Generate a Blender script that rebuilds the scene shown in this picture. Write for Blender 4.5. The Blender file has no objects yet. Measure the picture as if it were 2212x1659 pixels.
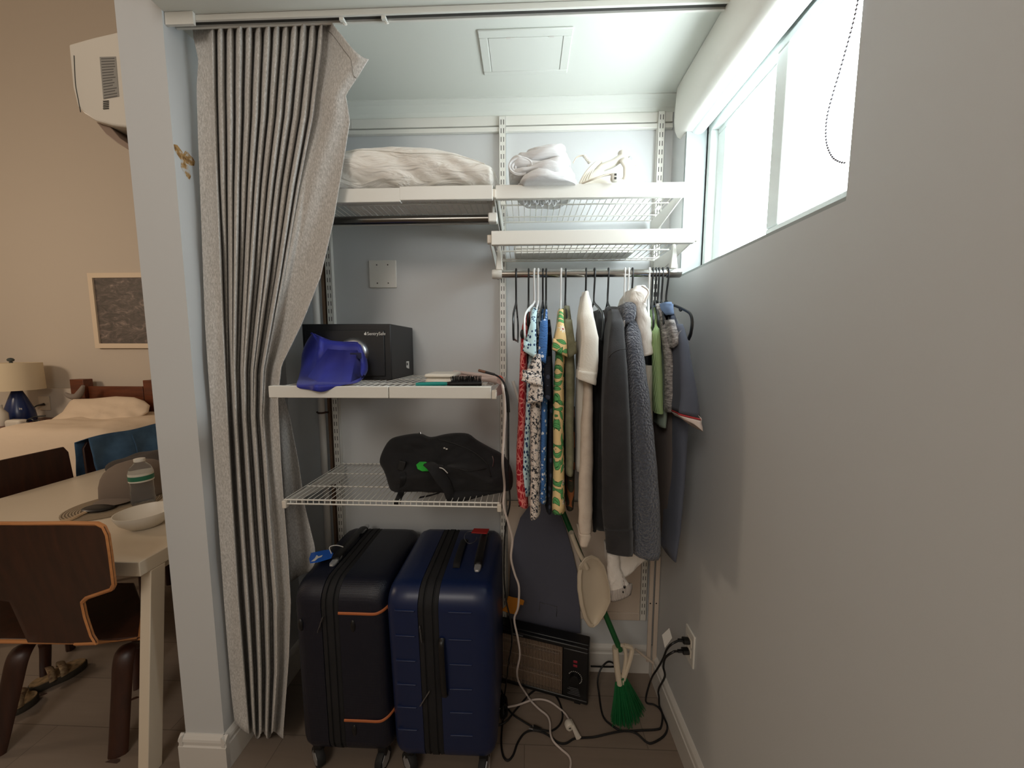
import bpy, bmesh, math, random
from mathutils import Vector, Matrix, Euler, noise
random.seed(7)
PI = math.pi
SC = bpy.context.scene
COL = SC.collection
V = Vector

# ------------------------------------------------------------------ camera
F = 785.0; CX, CY = 1106.0, 829.5
H = 1.45
PITCH = math.atan((CY - 752.0) / F)
YAW = math.atan((1136.0 - CX) / F * math.cos(PITCH))
FW0 = V((-math.sin(YAW), math.cos(YAW), 0)); RT = V((math.cos(YAW), math.sin(YAW), 0)); UP0 = V((0, 0, 1))
FWD = FW0 * math.cos(PITCH) - UP0 * math.sin(PITCH); UPV = UP0 * math.cos(PITCH) + FW0 * math.sin(PITCH)
EYE = V((0, 0, H))
def ray(px, py): return FWD + RT * ((px - CX) / F) - UPV * ((py - CY) / F)
def PY(px, py, Y): r = ray(px, py); return EYE + r * (Y / r.y)
def PX(px, py, X): r = ray(px, py); return EYE + r * (X / r.x)
def PZ(px, py, Z): r = ray(px, py); return EYE + r * ((Z - H) / r.z)

cam = bpy.data.objects.new('camera', bpy.data.cameras.new('camera'))
COL.objects.link(cam)
cam.data.sensor_width = 36.0; cam.data.lens = F / 2212.0 * 36.0; cam.data.clip_start = 0.02
m = Matrix((RT, UPV, -FWD)).transposed().to_4x4(); m.translation = EYE
cam.matrix_world = m
SC.camera = cam

# ------------------------------------------------------------------ materials
def lin(c):
    if len(c) == 4: c = c[:3]
    def f(x):
        x = x / 255.0
        return x / 12.92 if x <= .04045 else ((x + .055) / 1.055) ** 2.4
    return (f(c[0]), f(c[1]), f(c[2]), 1.0)

class NT:
    def __init__(s, name):
        s.m = bpy.data.materials.new(name); s.m.use_nodes = True
        s.t = s.m.node_tree; s.b = s.t.nodes['Principled BSDF']; s._c = None
    def n(s, typ, props=None, **ins):
        x = s.t.nodes.new(typ)
        for k, v in (props or {}).items(): setattr(x, k, v)
        for k, v in ins.items():
            k2 = int(k[1:]) if k[0] == 'i' and k[1:].isdigit() else k.replace('_', ' ')
            s.set(x.inputs[k2], v)
        return x
    def set(s, sock, v):
        if isinstance(v, bpy.types.NodeSocket): s.t.links.new(v, sock)
        else: sock.default_value = v
    def co(s):
        if s._c is None: s._c = s.t.nodes.new('ShaderNodeTexCoord').outputs['Object']
        return s._c
    def mapped(s, scale=(1, 1, 1), rot=(0, 0, 0), loc=(0, 0, 0)):
        return s.n('ShaderNodeMapping', Vector=s.co(), Scale=scale, Rotation=rot, Location=loc).outputs[0]
    def noise(s, scale, detail=3, vec=None, rough=.55):
        return s.n('ShaderNodeTexNoise', Vector=vec or s.co(), Scale=scale, Detail=detail, Roughness=rough)
    def ramp(s, fac, stops, interp='LINEAR'):
        r = s.n('ShaderNodeValToRGB', Fac=fac); e = r.color_ramp; e.interpolation = interp
        while len(e.elements) < len(stops): e.elements.new(0.5)
        for el, (p, c) in zip(e.elements, stops):
            el.position = p; el.color = c if isinstance(c, tuple) and len(c) == 4 else lin(c)
        return r.outputs[0]
    def math(s, op, a, b=0.0, c=0.0):
        x = s.n('ShaderNodeMath', {'operation': op}); s.set(x.inputs[0], a); s.set(x.inputs[1], b); s.set(x.inputs[2], c)
        return x.outputs[0]
    def mix(s, fac, a, b):
        x = s.n('ShaderNodeMix', {'data_type': 'RGBA'})
        s.set(x.inputs[0], fac); s.set(x.inputs[6], a if not isinstance(a, tuple) or len(a) == 4 else lin(a))
        s.set(x.inputs[7], b if not isinstance(b, tuple) or len(b) == 4 else lin(b))
        return x.outputs[2]
    def bump(s, h, strength=.3, dist=.002):
        s.set(s.b.inputs['Normal'], s.n('ShaderNodeBump', Height=h, Strength=strength, Distance=dist).outputs[0])
    def fin(s, color=None, rough=None, metal=None, **kw):
        if color is not None: s.set(s.b.inputs['Base Color'], color if not isinstance(color, tuple) or len(color) == 4 else lin(color))
        if rough is not None: s.set(s.b.inputs['Roughness'], rough)
        if metal is not None: s.set(s.b.inputs['Metallic'], metal)
        for k, v in kw.items(): s.set(s.b.inputs[k.replace('_', ' ')], v)
        return s.m

def mat(name, col, rough=.5, metal=0.0, bump=None, var=None, spec=None, **kw):
    t = NT(name); c = lin(col)
    if var:   # (scale, other colour)
        c = t.mix(t.ramp(t.noise(var[0], 4).outputs[0], [(.35, (0, 0, 0)), (.65, (255, 255, 255))]), lin(col), lin(var[1]))
    if bump:  # (scale, strength, distance)
        t.bump(t.noise(bump[0], 4).outputs[0], bump[1], bump[2] if len(bump) > 2 else .001)
    if spec is not None: kw['Specular_IOR_Level'] = spec
    return t.fin(c, rough, metal, **kw)

M = {}
M['wall'] = mat('wall_paint', (203, 205, 205), .62, bump=(90, .12, .0006))
M['ceil'] = mat('ceiling_paint', (222, 224, 216), .7, bump=(60, .1, .0008))
M['trim'] = mat('trim_paint', (214, 210, 203), .4)
M['warmwall'] = mat('bedroom_wall_paint', (203, 192, 178), .7, bump=(80, .1, .0006))
M['white'] = mat('white_enamel', (226, 224, 216), .35)
M['offwhite'] = mat('off_white_plastic', (222, 214, 200), .4)
M['winframe'] = mat('window_vinyl', (218, 224, 221), .35)
M['black'] = mat('black_plastic', (14, 14, 15), .4)
M['softblack'] = mat('black_nylon', (15, 15, 17), .8, bump=(900, .5, .0006), var=(14, (22, 22, 25)))
M['rubber'] = mat('dark_rubber', (20, 20, 20), .7)
M['slot'] = mat('dark_slot', (58, 56, 52), .8)
M['chrome'] = mat('polished_chrome', (190, 188, 184), .16, 1.0)
M['steel'] = mat('brushed_steel', (170, 170, 172), .35, 1.0)
M['bed'] = mat('white_bed_linen', (226, 206, 182), .9, bump=(22, .5, .006))
M['pillow'] = None
M['cordw'] = mat('white_cord', (205, 192, 184), .5)
M['cordb'] = mat('black_cord', (12, 12, 13), .5)
M['dirt'] = mat('brown_stain', (150, 105, 55), .9)
M['gasket'] = mat('grey_gasket', (70, 76, 76), .6)
M['red'] = mat('red_tag', (170, 30, 26), .5)
M['paper'] = mat('paper_label', (214, 212, 206), .7)
M['silver'] = mat('silver_plastic', (190, 192, 194), .3, .6)

t = NT('pillow_cotton')
w = t.n('ShaderNodeTexNoise', Vector=t.mapped((5, 9, 26), (0, .55, 0)), Scale=1.5, Detail=4.0, Distortion=1.2)
t.bump(w.outputs[0], .9, .015)
M['pillow'] = t.fin((242, 238, 230), .92, Sheen_Weight=.15)
t = NT('white_crinkled_nylon')
w = t.n('ShaderNodeTexNoise', Vector=t.mapped((16, 16, 9)), Scale=1.6, Detail=4.0, Distortion=1.0)
t.bump(w.outputs[0], .8, .010); M['g_white'] = t.fin((226, 220, 212), .7)
t = NT('white_rib_cuff')
w = t.n('ShaderNodeTexWave', Vector=t.mapped((1, 1, .05)), Scale=90.0, Distortion=.4)
t.bump(w.outputs[0], .9, .004); M['ribcuff'] = t.fin((224, 214, 206), .85)
t = NT('sheet_cotton')
w = t.n('ShaderNodeTexNoise', Vector=t.mapped((8, 8, 30), (0, .2, 0)), Scale=1.6, Detail=3.0, Distortion=.6)
t.bump(w.outputs[0], .8, .008)
M['sheet'] = t.fin((228, 228, 228), .9)

t = NT('frosted_glass_daylight')
e = t.n('ShaderNodeEmission', Color=lin((238, 250, 255)), Strength=8.3)
t.t.links.new(e.outputs[0], t.t.nodes['Material Output'].inputs[0])
M['glass_lit'] = t.m

t = NT('clear_plastic')
M['pet'] = t.fin((236, 240, 242), .08, Transmission_Weight=.95, IOR=1.2)

# floor: greige planks/tiles
t = NT('floor_tile')
br = t.n('ShaderNodeTexBrick', {'offset': .5}, Vector=t.mapped((1, 1, 1), (0, 0, PI / 2 * 0)), Color1=lin((141, 126, 112)), Color2=lin((132, 118, 105)), Mortar=lin((96, 84, 74)), Scale=1.0, Mortar_Size=.0015, Brick_Width=.9, Row_Height=.2)
g = t.noise(3.0, 6, t.mapped((1.5, 22, 1)))
t.fin(t.mix(t.math('MULTIPLY', g.outputs[0], .55), br.outputs[0], (112, 98, 86)), .45)
t.bump(br.outputs[1], -.2, .001)
M['floor'] = t.m

# curtain linen
t = NT('grey_linen')
a = t.noise(5.0, 6, t.mapped((60, 60, 22)), .7)
c = t.ramp(a.outputs[0], [(.36, (166, 163, 158)), (.5, (189, 186, 181)), (.62, (210, 207, 203))])
t.bump(t.noise(500, 2).outputs[0], .35, .001)
M['curtain'] = t.fin(c, .95, Sheen_Weight=.1)

# walnut plywood
def wood(name, c1, c2, rough=.4, axis=(1, 1, 14)):
    t = NT(name)
    n_ = t.n('ShaderNodeTexNoise', Vector=t.mapped(axis), Scale=3.0, Detail=6.0, Distortion=.4)
    return t.fin(t.ramp(n_.outputs[0], [(.3, c1), (.7, c2)]), rough)
M['walnut'] = wood('walnut_ply', (44, 23, 14), (64, 34, 21), .42, (14, 14, 1.2))
M['plyedge'] = wood('plywood_edge', (176, 112, 62), (196, 136, 84), .45)
M['oakred'] = wood('red_brown_wood', (84, 42, 22), (112, 58, 32), .4, (2, 14, 14))
M['tablewhite'] = mat('white_table_laminate', (222, 208, 186), .3)

def cloth(name, col, rough=.95, weave=700, st=.35, var=None, sheen=.05):
    t = NT(name); c = lin(col)
    if var:
        c = t.mix(t.ramp(t.noise(var[0], 5).outputs[0], [(.35, (0, 0, 0)), (.65, (255, 255, 255))]), lin(col), lin(var[1]))
    t.bump(t.noise(weave, 2).outputs[0], st, .001)
    return t.fin(c, rough, Sheen_Weight=sheen)

def leafprint(name, base, leaf, edge, flower, core, sc=16.0, wide=.30):
    """leaf shaped motifs, each turned its own way, on a plain ground"""
    t = NT(name)
    base_v = t.mapped((1, 1, 1), (0, 0, 0))
    xyz = t.n('ShaderNodeSeparateXYZ', Vector=base_v)
    hx = t.math('ADD', xyz.outputs[0], xyz.outputs[1])
    p2 = t.n('ShaderNodeCombineXYZ', X=hx, Y=xyz.outputs[2], Z=0.0).outputs[0]
    col = lin(base)
    for k, (s_, lo) in enumerate(((sc, .0), (sc * 1.15, 3.7), (sc * .7, 9.1))):
        mp = t.n('ShaderNodeMapping', Vector=p2, Location=(lo, lo * .7, 0), Scale=(s_, s_, s_))
        vo = t.n('ShaderNodeTexVoronoi', {'voronoi_dimensions': '2D'}, Vector=mp.outputs[0], Scale=1.0, Randomness=.8)
        loc = t.n('ShaderNodeVectorMath', {'operation': 'SUBTRACT'})
        t.set(loc.inputs[0], mp.outputs[0]); t.set(loc.inputs[1], vo.outputs['Position'])
        sp = t.n('ShaderNodeSeparateColor', Color=vo.outputs['Color'])
        if k < 2:
            ang = t.math('MULTIPLY', sp.outputs[0], 6.28)
            ro = t.n('ShaderNodeVectorRotate', {'rotation_type': 'Z_AXIS'}, Vector=loc.outputs[0], Angle=ang)
            q = t.n('ShaderNodeSeparateXYZ', Vector=ro.outputs[0])
            u2 = t.math('MULTIPLY', t.math('MULTIPLY', q.outputs[0], 2.1), t.math('MULTIPLY', q.outputs[0], 2.1))
            w_ = t.math('MULTIPLY', t.math('SUBTRACT', 1.0, u2), wide * .55)
            d = t.math('SUBTRACT', w_, t.math('ABSOLUTE', q.outputs[1]))
            inside = t.math('GREATER_THAN', d, 0.0); deep = t.math('GREATER_THAN', d, .035)
            vein = t.math('LESS_THAN', t.math('ABSOLUTE', q.outputs[1]), .012)
            lf = t.mix(vein, lin(leaf), lin(edge))
            col = t.mix(inside, col, t.mix(deep, lin(edge), lf))
        else:
            q = t.n('ShaderNodeSeparateXYZ', Vector=loc.outputs[0])
            at = t.math('ARCTAN2', q.outputs[1], q.outputs[0])
            r = t.n('ShaderNodeVectorMath', {'operation': 'LENGTH'}); t.set(r.inputs[0], loc.outputs[0])
            pet = t.math('ADD', .13, t.math('MULTIPLY', t.math('COSINE', t.math('MULTIPLY', at, 9.0)), .07))
            ins = t.math('LESS_THAN', r.outputs['Value'], pet)
            pick = t.math('GREATER_THAN', sp.outputs[1], .45)
            cen = t.math('LESS_THAN', r.outputs['Value'], .05)
            col = t.mix(t.math('MULTIPLY', ins, pick), col, t.mix(cen, lin(flower), lin(core)))
    t.bump(t.noise(700, 2).outputs[0], .2, .0008)
    return t.fin(col, .9)

def spots(name, base, spot, sc=60, size=.32, squash=.6):
    t = NT(name)
    v = t.n('ShaderNodeTexVoronoi', Vector=t.mapped((sc, sc, sc * squash), (0, .3, 0)), Scale=1.0, Randomness=.7)
    return t.fin(t.mix(t.math('LESS_THAN', v.outputs['Distance'], size), lin(base), lin(spot)), .9)

def ditsy(name, c0, c1, c2, c3, sc=45):
    t = NT(name)
    n1 = t.noise(sc, 4, None, .7); n2 = t.noise(sc * 1.7, 3, t.mapped((1, 1, 1), (0, 0, 0), (3, 5, 1)))
    v = t.n('ShaderNodeTexVoronoi', Vector=t.mapped((sc * 1.2,) * 3), Scale=1.0)
    c = t.mix(t.math('GREATER_THAN', n1.outputs[0], .53), lin(c0), lin(c1))
    c = t.mix(t.math('GREATER_THAN', n2.outputs[0], .62), c, lin(c2))
    c = t.mix(t.math('LESS_THAN', v.outputs['Distance'], .2), c, lin(c3))
    return t.fin(c, .9)

def fanlines(name, base, line, sc=28, wd=.05):
    t = NT(name)
    v = t.n('ShaderNodeTexVoronoi', {'feature': 'DISTANCE_TO_EDGE'}, Vector=t.mapped((sc,) * 3), Scale=1.0)
    v2 = t.n('ShaderNodeTexVoronoi', {'feature': 'DISTANCE_TO_EDGE'}, Vector=t.mapped((sc * 2.4, sc * 2.4, sc * 1.2), (.4, .2, 0)), Scale=1.0)
    k = t.math('MAXIMUM', t.math('LESS_THAN', v.outputs['Distance'], wd), t.math('LESS_THAN', v2.outputs['Distance'], wd * .8))
    return t.fin(t.mix(k, lin(base), lin(line)), .9)

def swirl(name, c0, c1, c2, sc=22):
    t = NT(name)
    wv = t.n('ShaderNodeTexWave', {'wave_type': 'RINGS'}, Vector=t.mapped((sc,) * 3), Scale=.9, Distortion=7.0, Detail=2.0, Detail_Scale=1.3)
    v = t.n('ShaderNodeTexVoronoi', Vector=t.mapped((sc * 1.3,) * 3), Scale=1.0)
    c = t.ramp(wv.outputs[0], [(.0, c0), (.45, c0), (.55, c1), (.72, c1), (.8, c0)])
    c = t.mix(t.math('LESS_THAN', v.outputs['Distance'], .3), c, lin(c2))
    return t.fin(c, .9)

# ------------------------------------------------------------------ mesh helpers
OFF = {}
def tagset(o, label=None, cat=None, group=None, kind=None):
    if label: o['label'] = label
    if cat: o['category'] = cat
    if group: o['group'] = group
    if kind: o['kind'] = kind
    return o
def thing(name, label, cat, loc, group=None):
    o = bpy.data.objects.new(name, None); COL.objects.link(o); o.location = loc; o.empty_display_size = .05
    OFF[o] = V(loc); return tagset(o, label, cat, group)

def catmull(pts, n=6):
    pts = [V(p) for p in pts]
    if len(pts) < 3: return pts
    out = []
    P = [pts[0] * 2 - pts[1]] + pts + [pts[-1] * 2 - pts[-2]]
    for i in range(1, len(P) - 2):
        p0, p1, p2, p3 = P[i - 1], P[i], P[i + 1], P[i + 2]
        for k in range(n):
            t_ = k / n
            out.append(.5 * ((2 * p1) + (p2 - p0) * t_ + (2 * p0 - 5 * p1 + 4 * p2 - p3) * t_ * t_ + (3 * p1 - p0 - 3 * p2 + p3) * t_ ** 3))
    out.append(pts[-1]); return out

def closed(o, n=3):
    k = len(o); w_ = [V((x, y, 0)) for x, y in o]
    q = catmull(w_[-3:] + w_ + w_[:3], n)
    return [(p.x, p.y) for p in q[3 * n:3 * n + k * n]]
class MB:
    def __init__(s): s.bm = bmesh.new()
    def face(s, vs):
        try: return s.bm.faces.new(vs)
        except ValueError: return None
    def box(s, lo, hi, rot=None, piv=None):
        lo, hi = V(lo), V(hi)
        vs = []
        for x in (lo.x, hi.x):
            for y in (lo.y, hi.y):
                for z in (lo.z, hi.z):
                    p = V((x, y, z))
                    if rot is not None:
                        c = V(piv) if piv is not None else (lo + hi) / 2
                        p = c + rot @ (p - c)
                    vs.append(s.bm.verts.new(p))
        for f in ((0, 1, 3, 2), (4, 6, 7, 5), (0, 4, 5, 1), (2, 3, 7, 6), (0, 2, 6, 4), (1, 5, 7, 3)):
            s.face([vs[i] for i in f])
        return s
    def hexa(s, a, b):
        """solid between two quads a and b (4 points each)"""
        A = [s.bm.verts.new(V(p)) for p in a]; B = [s.bm.verts.new(V(p)) for p in b]
        s.face(A[::-1]); s.face(B); n = len(A)
        for i in range(n): s.face([A[i], A[(i + 1) % n], B[(i + 1) % n], B[i]])
        return s
    def prism(s, poly, d):
        return s.hexa(poly, [V(p) + V(d) for p in poly])
    def loft(s, rings, closed=True, cap=True, loop=False):
        R = [[s.bm.verts.new(V(p)) for p in r] for r in rings]
        n = len(R[0]); pairs = list(zip(R, R[1:]))
        if loop: pairs.append((R[-1], R[0]))
        for a, b in pairs:
            for i in range(n if closed else n - 1):
                j = (i + 1) % n
                s.face([a[i], a[j], b[j], b[i]])
        if cap and closed and not loop:
            s.face(R[0][::-1]); s.face(R[-1])
        return s
    def tube(s, pts, r, seg=8, smooth=5, cap=True):
        pts = catmull(pts, smooth) if smooth else [V(p) for p in pts]
        n = len(pts); rings = []; prev = None
        for i, p in enumerate(pts):
            tg = (pts[min(i + 1, n - 1)] - pts[max(i - 1, 0)])
            tg = tg.normalized() if tg.length > 1e-9 else V((0, 0, 1))
            if prev is None:
                up = V((0, 0, 1)) if abs(tg.z) < .9 else V((1, 0, 0))
                a = tg.cross(up).normalized()
            else:
                a = prev - tg * prev.dot(tg)
                a = a.normalized() if a.length > 1e-6 else tg.orthogonal().normalized()
            prev = a; b = tg.cross(a)
            rr = r(i / max(1, n - 1)) if callable(r) else r
            ra, rb = rr if isinstance(rr, tuple) else (rr, rr)
            rings.append([p + a * (ra * math.cos(2 * PI * k / seg)) + b * (rb * math.sin(2 * PI * k / seg)) for k in range(seg)])
        return s.loft(rings, cap=cap)
    def lathe(s, prof, c=(0, 0, 0), seg=24, axis='Z', rot=None, sx=1, sy=1):
        c = V(c); rings = []
        for r, h in prof:
            ring = []
            for k in range(seg):
                a = 2 * PI * k / seg
                x, y = r * math.cos(a) * sx, r * math.sin(a) * sy
                p = {'Z': V((x, y, h)), 'Y': V((x, h, y)), 'X': V((h, x, y))}[axis]
                if rot is not None: p = rot @ p
                ring.append(c + p)
            rings.append(ring)
        return s.loft(rings)
    def grid(s, fn, nu, nv, wrap=False):
        G = [[s.bm.verts.new(V(fn(i / nu, j / nv))) for i in range(nu + 1)] for j in range(nv + 1)]
        for j in range(nv):
            for i in range(nu): s.face([G[j][i], G[j][i + 1], G[j + 1][i + 1], G[j + 1][i]])
        return s
    def blob(s, c, r, n=16, m=10, fn=None, e=1.0):
        """superellipsoid; fn(p, unit) may move the points"""
        c, r = V(c), V(r); rings = []
        def pw(x): return math.copysign(abs(x) ** e, x)
        for j in range(m + 1):
            ph = -PI / 2 + PI * (j + .02) / (m + .04); ring = []
            for i in range(n):
                th = 2 * PI * i / n
                u = V((pw(math.cos(ph)) * pw(math.cos(th)), pw(math.cos(ph)) * pw(math.sin(th)), pw(math.sin(ph))))
                p = V((c.x + r.x * u.x, c.y + r.y * u.y, c.z + r.z * u.z))
                if fn: p = fn(p, u)
                ring.append(p)
            rings.append(ring)
        return s.loft(rings)
    def build(s, name, material, parent=None, smooth=False, bevel=0, bseg=3, sub=0, solid=0, origin=None, angle=40):
        bmesh.ops.recalc_face_normals(s.bm, faces=s.bm.faces)
        off = OFF[parent] if parent is not None else V(origin) if origin is not None else None
        if off is None:
            lo = V((1e9,) * 3); hi = V((-1e9,) * 3)
            for v in s.bm.verts:
                for k in range(3): lo[k] = min(lo[k], v.co[k]); hi[k] = max(hi[k], v.co[k])
            off = V(((lo.x + hi.x) / 2, (lo.y + hi.y) / 2, lo.z))
        bmesh.ops.translate(s.bm, verts=s.bm.verts, vec=-off)
        me = bpy.data.meshes.new(name); s.bm.to_mesh(me); s.bm.free()
        o = bpy.data.objects.new(name, me); COL.objects.link(o)
        if parent is not None: o.parent = parent
        else: o.location = off
        OFF[o] = off
        me.materials.append(M[material] if isinstance(material, str) else material)
        if solid:
            md = o.modifiers.new('solid', 'SOLIDIFY'); md.thickness = solid; md.offset = 0
        if bevel:
            md = o.modifiers.new('bevel', 'BEVEL'); md.width = bevel; md.segments = bseg; md.limit_method = 'ANGLE'; md.angle_limit = math.radians(35)
        if sub:
            md = o.modifiers.new('sub', 'SUBSURF'); md.levels = sub; md.render_levels = sub
        if smooth or bevel or sub:
            for p in me.polygons: p.use_smooth = True
            if not sub and angle:
                try: me.set_sharp_from_angle(angle=math.radians(angle))
                except Exception: pass
        return o
def fbox(b, lo, hi, wl, wr, wb, wt, ax):
    """four non overlapping bars round a rectangle; ax = the axis normal to the frame"""
    lo, hi = list(lo), list(hi); u, v = [k for k in range(3) if k != ax]
    def bar(u0, u1, v0, v1):
        a, c = lo[:], hi[:]; a[u], c[u], a[v], c[v] = u0, u1, v0, v1; b.box(a, c)
    bar(lo[u], hi[u], lo[v], lo[v] + wb); bar(lo[u], hi[u], hi[v] - wt, hi[v])
    bar(lo[u], lo[u] + wl, lo[v] + wb, hi[v] - wt); bar(hi[u] - wr, hi[u], lo[v] + wb, hi[v] - wt)
    return b
def struct(mb, name, material, **kw):
    o = mb.build(name, material, **kw); o['kind'] = 'structure'; return o
def lerp(a, b, t_): return a + (b - a) * t_
def sstep(t_): t_ = max(0., min(1., t_)); return t_ * t_ * (3 - 2 * t_)
def pl(tab, y):
    """piecewise linear table lookup [(y, v), ...]"""
    if y <= tab[0][0]: return tab[0][1]
    for (a, b), (c, d) in zip(tab, tab[1:]):
        if y <= c: return b + (d - b) * (y - a) / (c - a)
    return tab[-1][1]
def text(body, size, name, material, parent, loc, rot, extr=.0004, label=None):
    cu = bpy.data.curves.new(name, 'FONT'); cu.body = body; cu.size = size; cu.extrude = extr
    o = bpy.data.objects.new(name, cu); COL.objects.link(o); cu.materials.append(M[material] if isinstance(material, str) else material)
    o.parent = parent; o.location = V(loc) - OFF[parent]; o.rotation_euler = rot
    OFF[o] = V(loc)
    bpy.context.view_layer.update()
    me = bpy.data.meshes.new_from_object(o.evaluated_get(bpy.context.evaluated_depsgraph_get()))
    q = bpy.data.objects.new(name + '_mesh', me); COL.objects.link(q); q.parent = parent; q.location = o.location.copy(); q.rotation_euler = rot
    bpy.data.objects.remove(o); bpy.data.curves.remove(cu); q.name = name; OFF[q] = V(loc)
    return q

# ------------------------------------------------------------------ setting
XR, YB, ZC = .57, 1.53, 2.404
XCI, XCO, YCF = -1.035, -1.172, 1.09     # partition inner / outer face, its front end
XL, YF, YRR, ZT = -6.2, 3.2, -2.6, 4.75   # bedroom left wall, far wall, rear wall, top
struct(MB().box((XL - .1, YRR - .1, -.1), (XR + .2, YF + .1, 0)), 'floor', 'floor', origin=(0, 0, 0))
struct(MB().box((XCI, YB, 0), (XR + .2, YB + .1, ZC + .1)), 'wall_back', 'wall')
struct(MB().box((XCI - .137, YCF, 0), (XCI, YF, ZT)), 'wall_left', 'wall')
struct(MB().box((XL - .1, YF, 0), (XCI, YF + .1, ZT)), 'wall_far', 'warmwall')
struct(MB().box((XL - .1, YRR, 0), (XL, YF, ZT)), 'wall_bedroom', 'warmwall')
struct(MB().box((XL - .1, YRR - .1, 0), (XR + .2, YRR, ZT)), 'wall_rear', 'warmwall')
# right wall with the window opening (one mesh round the hole)
WY0, WY1, WZ0, WZ1 = .700, 1.412, 1.712, 2.27
b = MB()
for lo, hi in (((XR, YRR, 0), (XR + .16, YB + .1, WZ0)), ((XR, YRR, WZ1), (XR + .16, YB + .1, ZT)), ((XR, YRR, WZ0), (XR + .16, WY0, WZ1)), ((XR, WY1, WZ0), (XR + .16, YB + .1, WZ1))): b.box(lo, hi)
struct(b, 'wall_right', 'wall')
struct(MB().box((XCI, 1.0, ZC), (XR, YB + .1, ZC + .08)), 'ceiling', 'ceil')
struct(MB().box((XCI, .94, ZC + .001), (XR, 1.0, ZT)), 'wall_header', 'wall')
struct(MB().box((XL - .1, YRR - .1, ZT), (XR + .2, YF + .1, ZT + .1)), 'ceiling_bedroom', 'warmwall')
# cove between ceiling and back wall
prof = [(YB, ZC - .045), (YB - .004, ZC - .045), (YB - .012, ZC - .03), (YB - .03, ZC - .012), (YB - .045, ZC - .004), (YB - .045, ZC), (YB, ZC)]
struct(MB().prism([(XCI, y, z) for y, z in prof], (XR - XCI, 0, 0)), 'trim_1', 'ceil')
# baseboards, moulded profile
BB = [(0, 0), (.016, 0), (.016, .088), (.012, .092), (.012, .102), (.015, .106), (.013, .114), (.007, .122), (.003, .126), (0, .126)]
struct(MB().prism([(XR - d, YRR, z) for d, z in BB], (0, YB - YRR, 0)), 'baseboard_right', 'trim')
struct(MB().prism([(XCI, YB - d, z) for d, z in BB], (XR - XCI, 0, 0)), 'baseboard_back', 'trim')
b = MB().prism([(XCO - .016, YCF - d, z) for d, z in BB], (XCI - XCO + .032, 0, 0))
b.prism([(XCI + d, YCF - .015, z) for d, z in BB], (0, YB - YCF, 0)); b.prism([(XCO - d, YCF - .015, z) for d, z in BB], (0, .6, 0))
struct(b, 'baseboard_left', 'trim')
# brown stain on the partition
def stain(u, v):
    a = u * 2 * PI; r = v * (.030 + .012 * math.sin(3 * a) + .008 * math.sin(5 * a + 1))
    return (XCI + .0006, 1.135 + r * .8 * math.cos(a) - .01, 2.015 + r * 1.2 * math.sin(a))
t = NT('stain_patch')
t.fin(t.ramp(t.noise(60, 5).outputs[0], [(.38, (200, 198, 192)), (.5, (176, 138, 84)), (.62, (120, 84, 46))]), .9)
tagset(MB().grid(stain, 24, 5).build('wall_stain', t.m), 'brown peeling stain on the white partition edge beside the curtain top', 'stain')

# window
t_ = lambda px, py, X=XR + .085: PX(px, py, X)
b = MB()
FX0, FX1 = XR + .075, XR + .13
fbox(b, (FX0, WY0, WZ0), (FX1, WY1 - .013, WZ1), .02, .022, .035, .06, 0)
wf = struct(b, 'window_1', 'winframe', bevel=.003)
MB().box((FX0 - .003, WY1 - .012, WZ0 + .012), (FX0 + .002, WY1 - .004, WZ1 - .02)).build('gasket', 'gasket', wf)
def sash(y0, y1, x, st=.045):
    b = MB(); z0, z1 = WZ0 + .03, WZ1 - .055
    fbox(b, (x, y0, z0), (x + .03, y1, z1), st, st, .022, .022, 0)
    o = b.build('sash', 'winframe', wf, bevel=.004)
    MB().box((x + .012, y0 + st - .004, z0 + .015), (x + .018, y1 - st + .004, z1 - .015)).build('pane', 'glass_lit', o)
    return o
s1 = sash(.985, 1.378, FX0 + .025, .05)
s2 = sash(.70, 1.03, FX0 - .008)
MB().box((FX0 + .012, .975, WZ0 + .075), (FX0 + .024, .992, WZ1 - .07)).build('latch_rail', 'winframe', wf, bevel=.004)
# reveal lining + sill
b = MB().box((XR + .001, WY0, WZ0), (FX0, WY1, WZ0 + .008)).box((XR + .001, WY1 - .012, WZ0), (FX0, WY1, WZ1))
M['reveal'] = mat('reveal_white_dimmed', (160, 166, 165), .6)  # white reveal, its colour darkened to hold back the window glare
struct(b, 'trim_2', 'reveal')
# roller blind cassette along the top of the window, with bead chain
bl = thing('roller_blind', 'white roller blind cassette with bead chain above the window', 'blind', (XR - .02, 1.0, 2.21))
pr = [(XR - .001, ZC - .004), (XR - .020, ZC - .004), (XR - .024, 2.33), (XR - .026, 2.285), (XR - .022, 2.25), (XR - .012, 2.228), (XR + .002, 2.219), (XR + .03, 2.217), (XR + .03, 2.265), (XR - .001, 2.275)]
MB().prism([(x, .25, z) for x, z in pr], (0, 1.205, 0)).build('cassette', 'white', bl, smooth=True, bevel=.002)
MB().lathe([(.028, .3), (.028, 1.4)], (XR + .04, 0, 2.235), 20, 'Y').build('roller_tube', 'winframe', bl, smooth=True)
chain_px = [(1853, 2), (1845, 40), (1832, 90), (1815, 150), (1800, 200), (1788, 245), (1784, 280), (1786, 312), (1797, 338), (1812, 349), (1826, 352)]
cpts = catmull([PX(x, y, XR - .012) for x, y in chain_px], 5)
up = [PX(1855, 2, XR - .012) + V((0, -.004 * 0, .01 * k)) for k in range(12, 0, -1)]
cpts = up + cpts
b = MB().tube(cpts, .0007, 5, 0)
acc = 0
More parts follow.
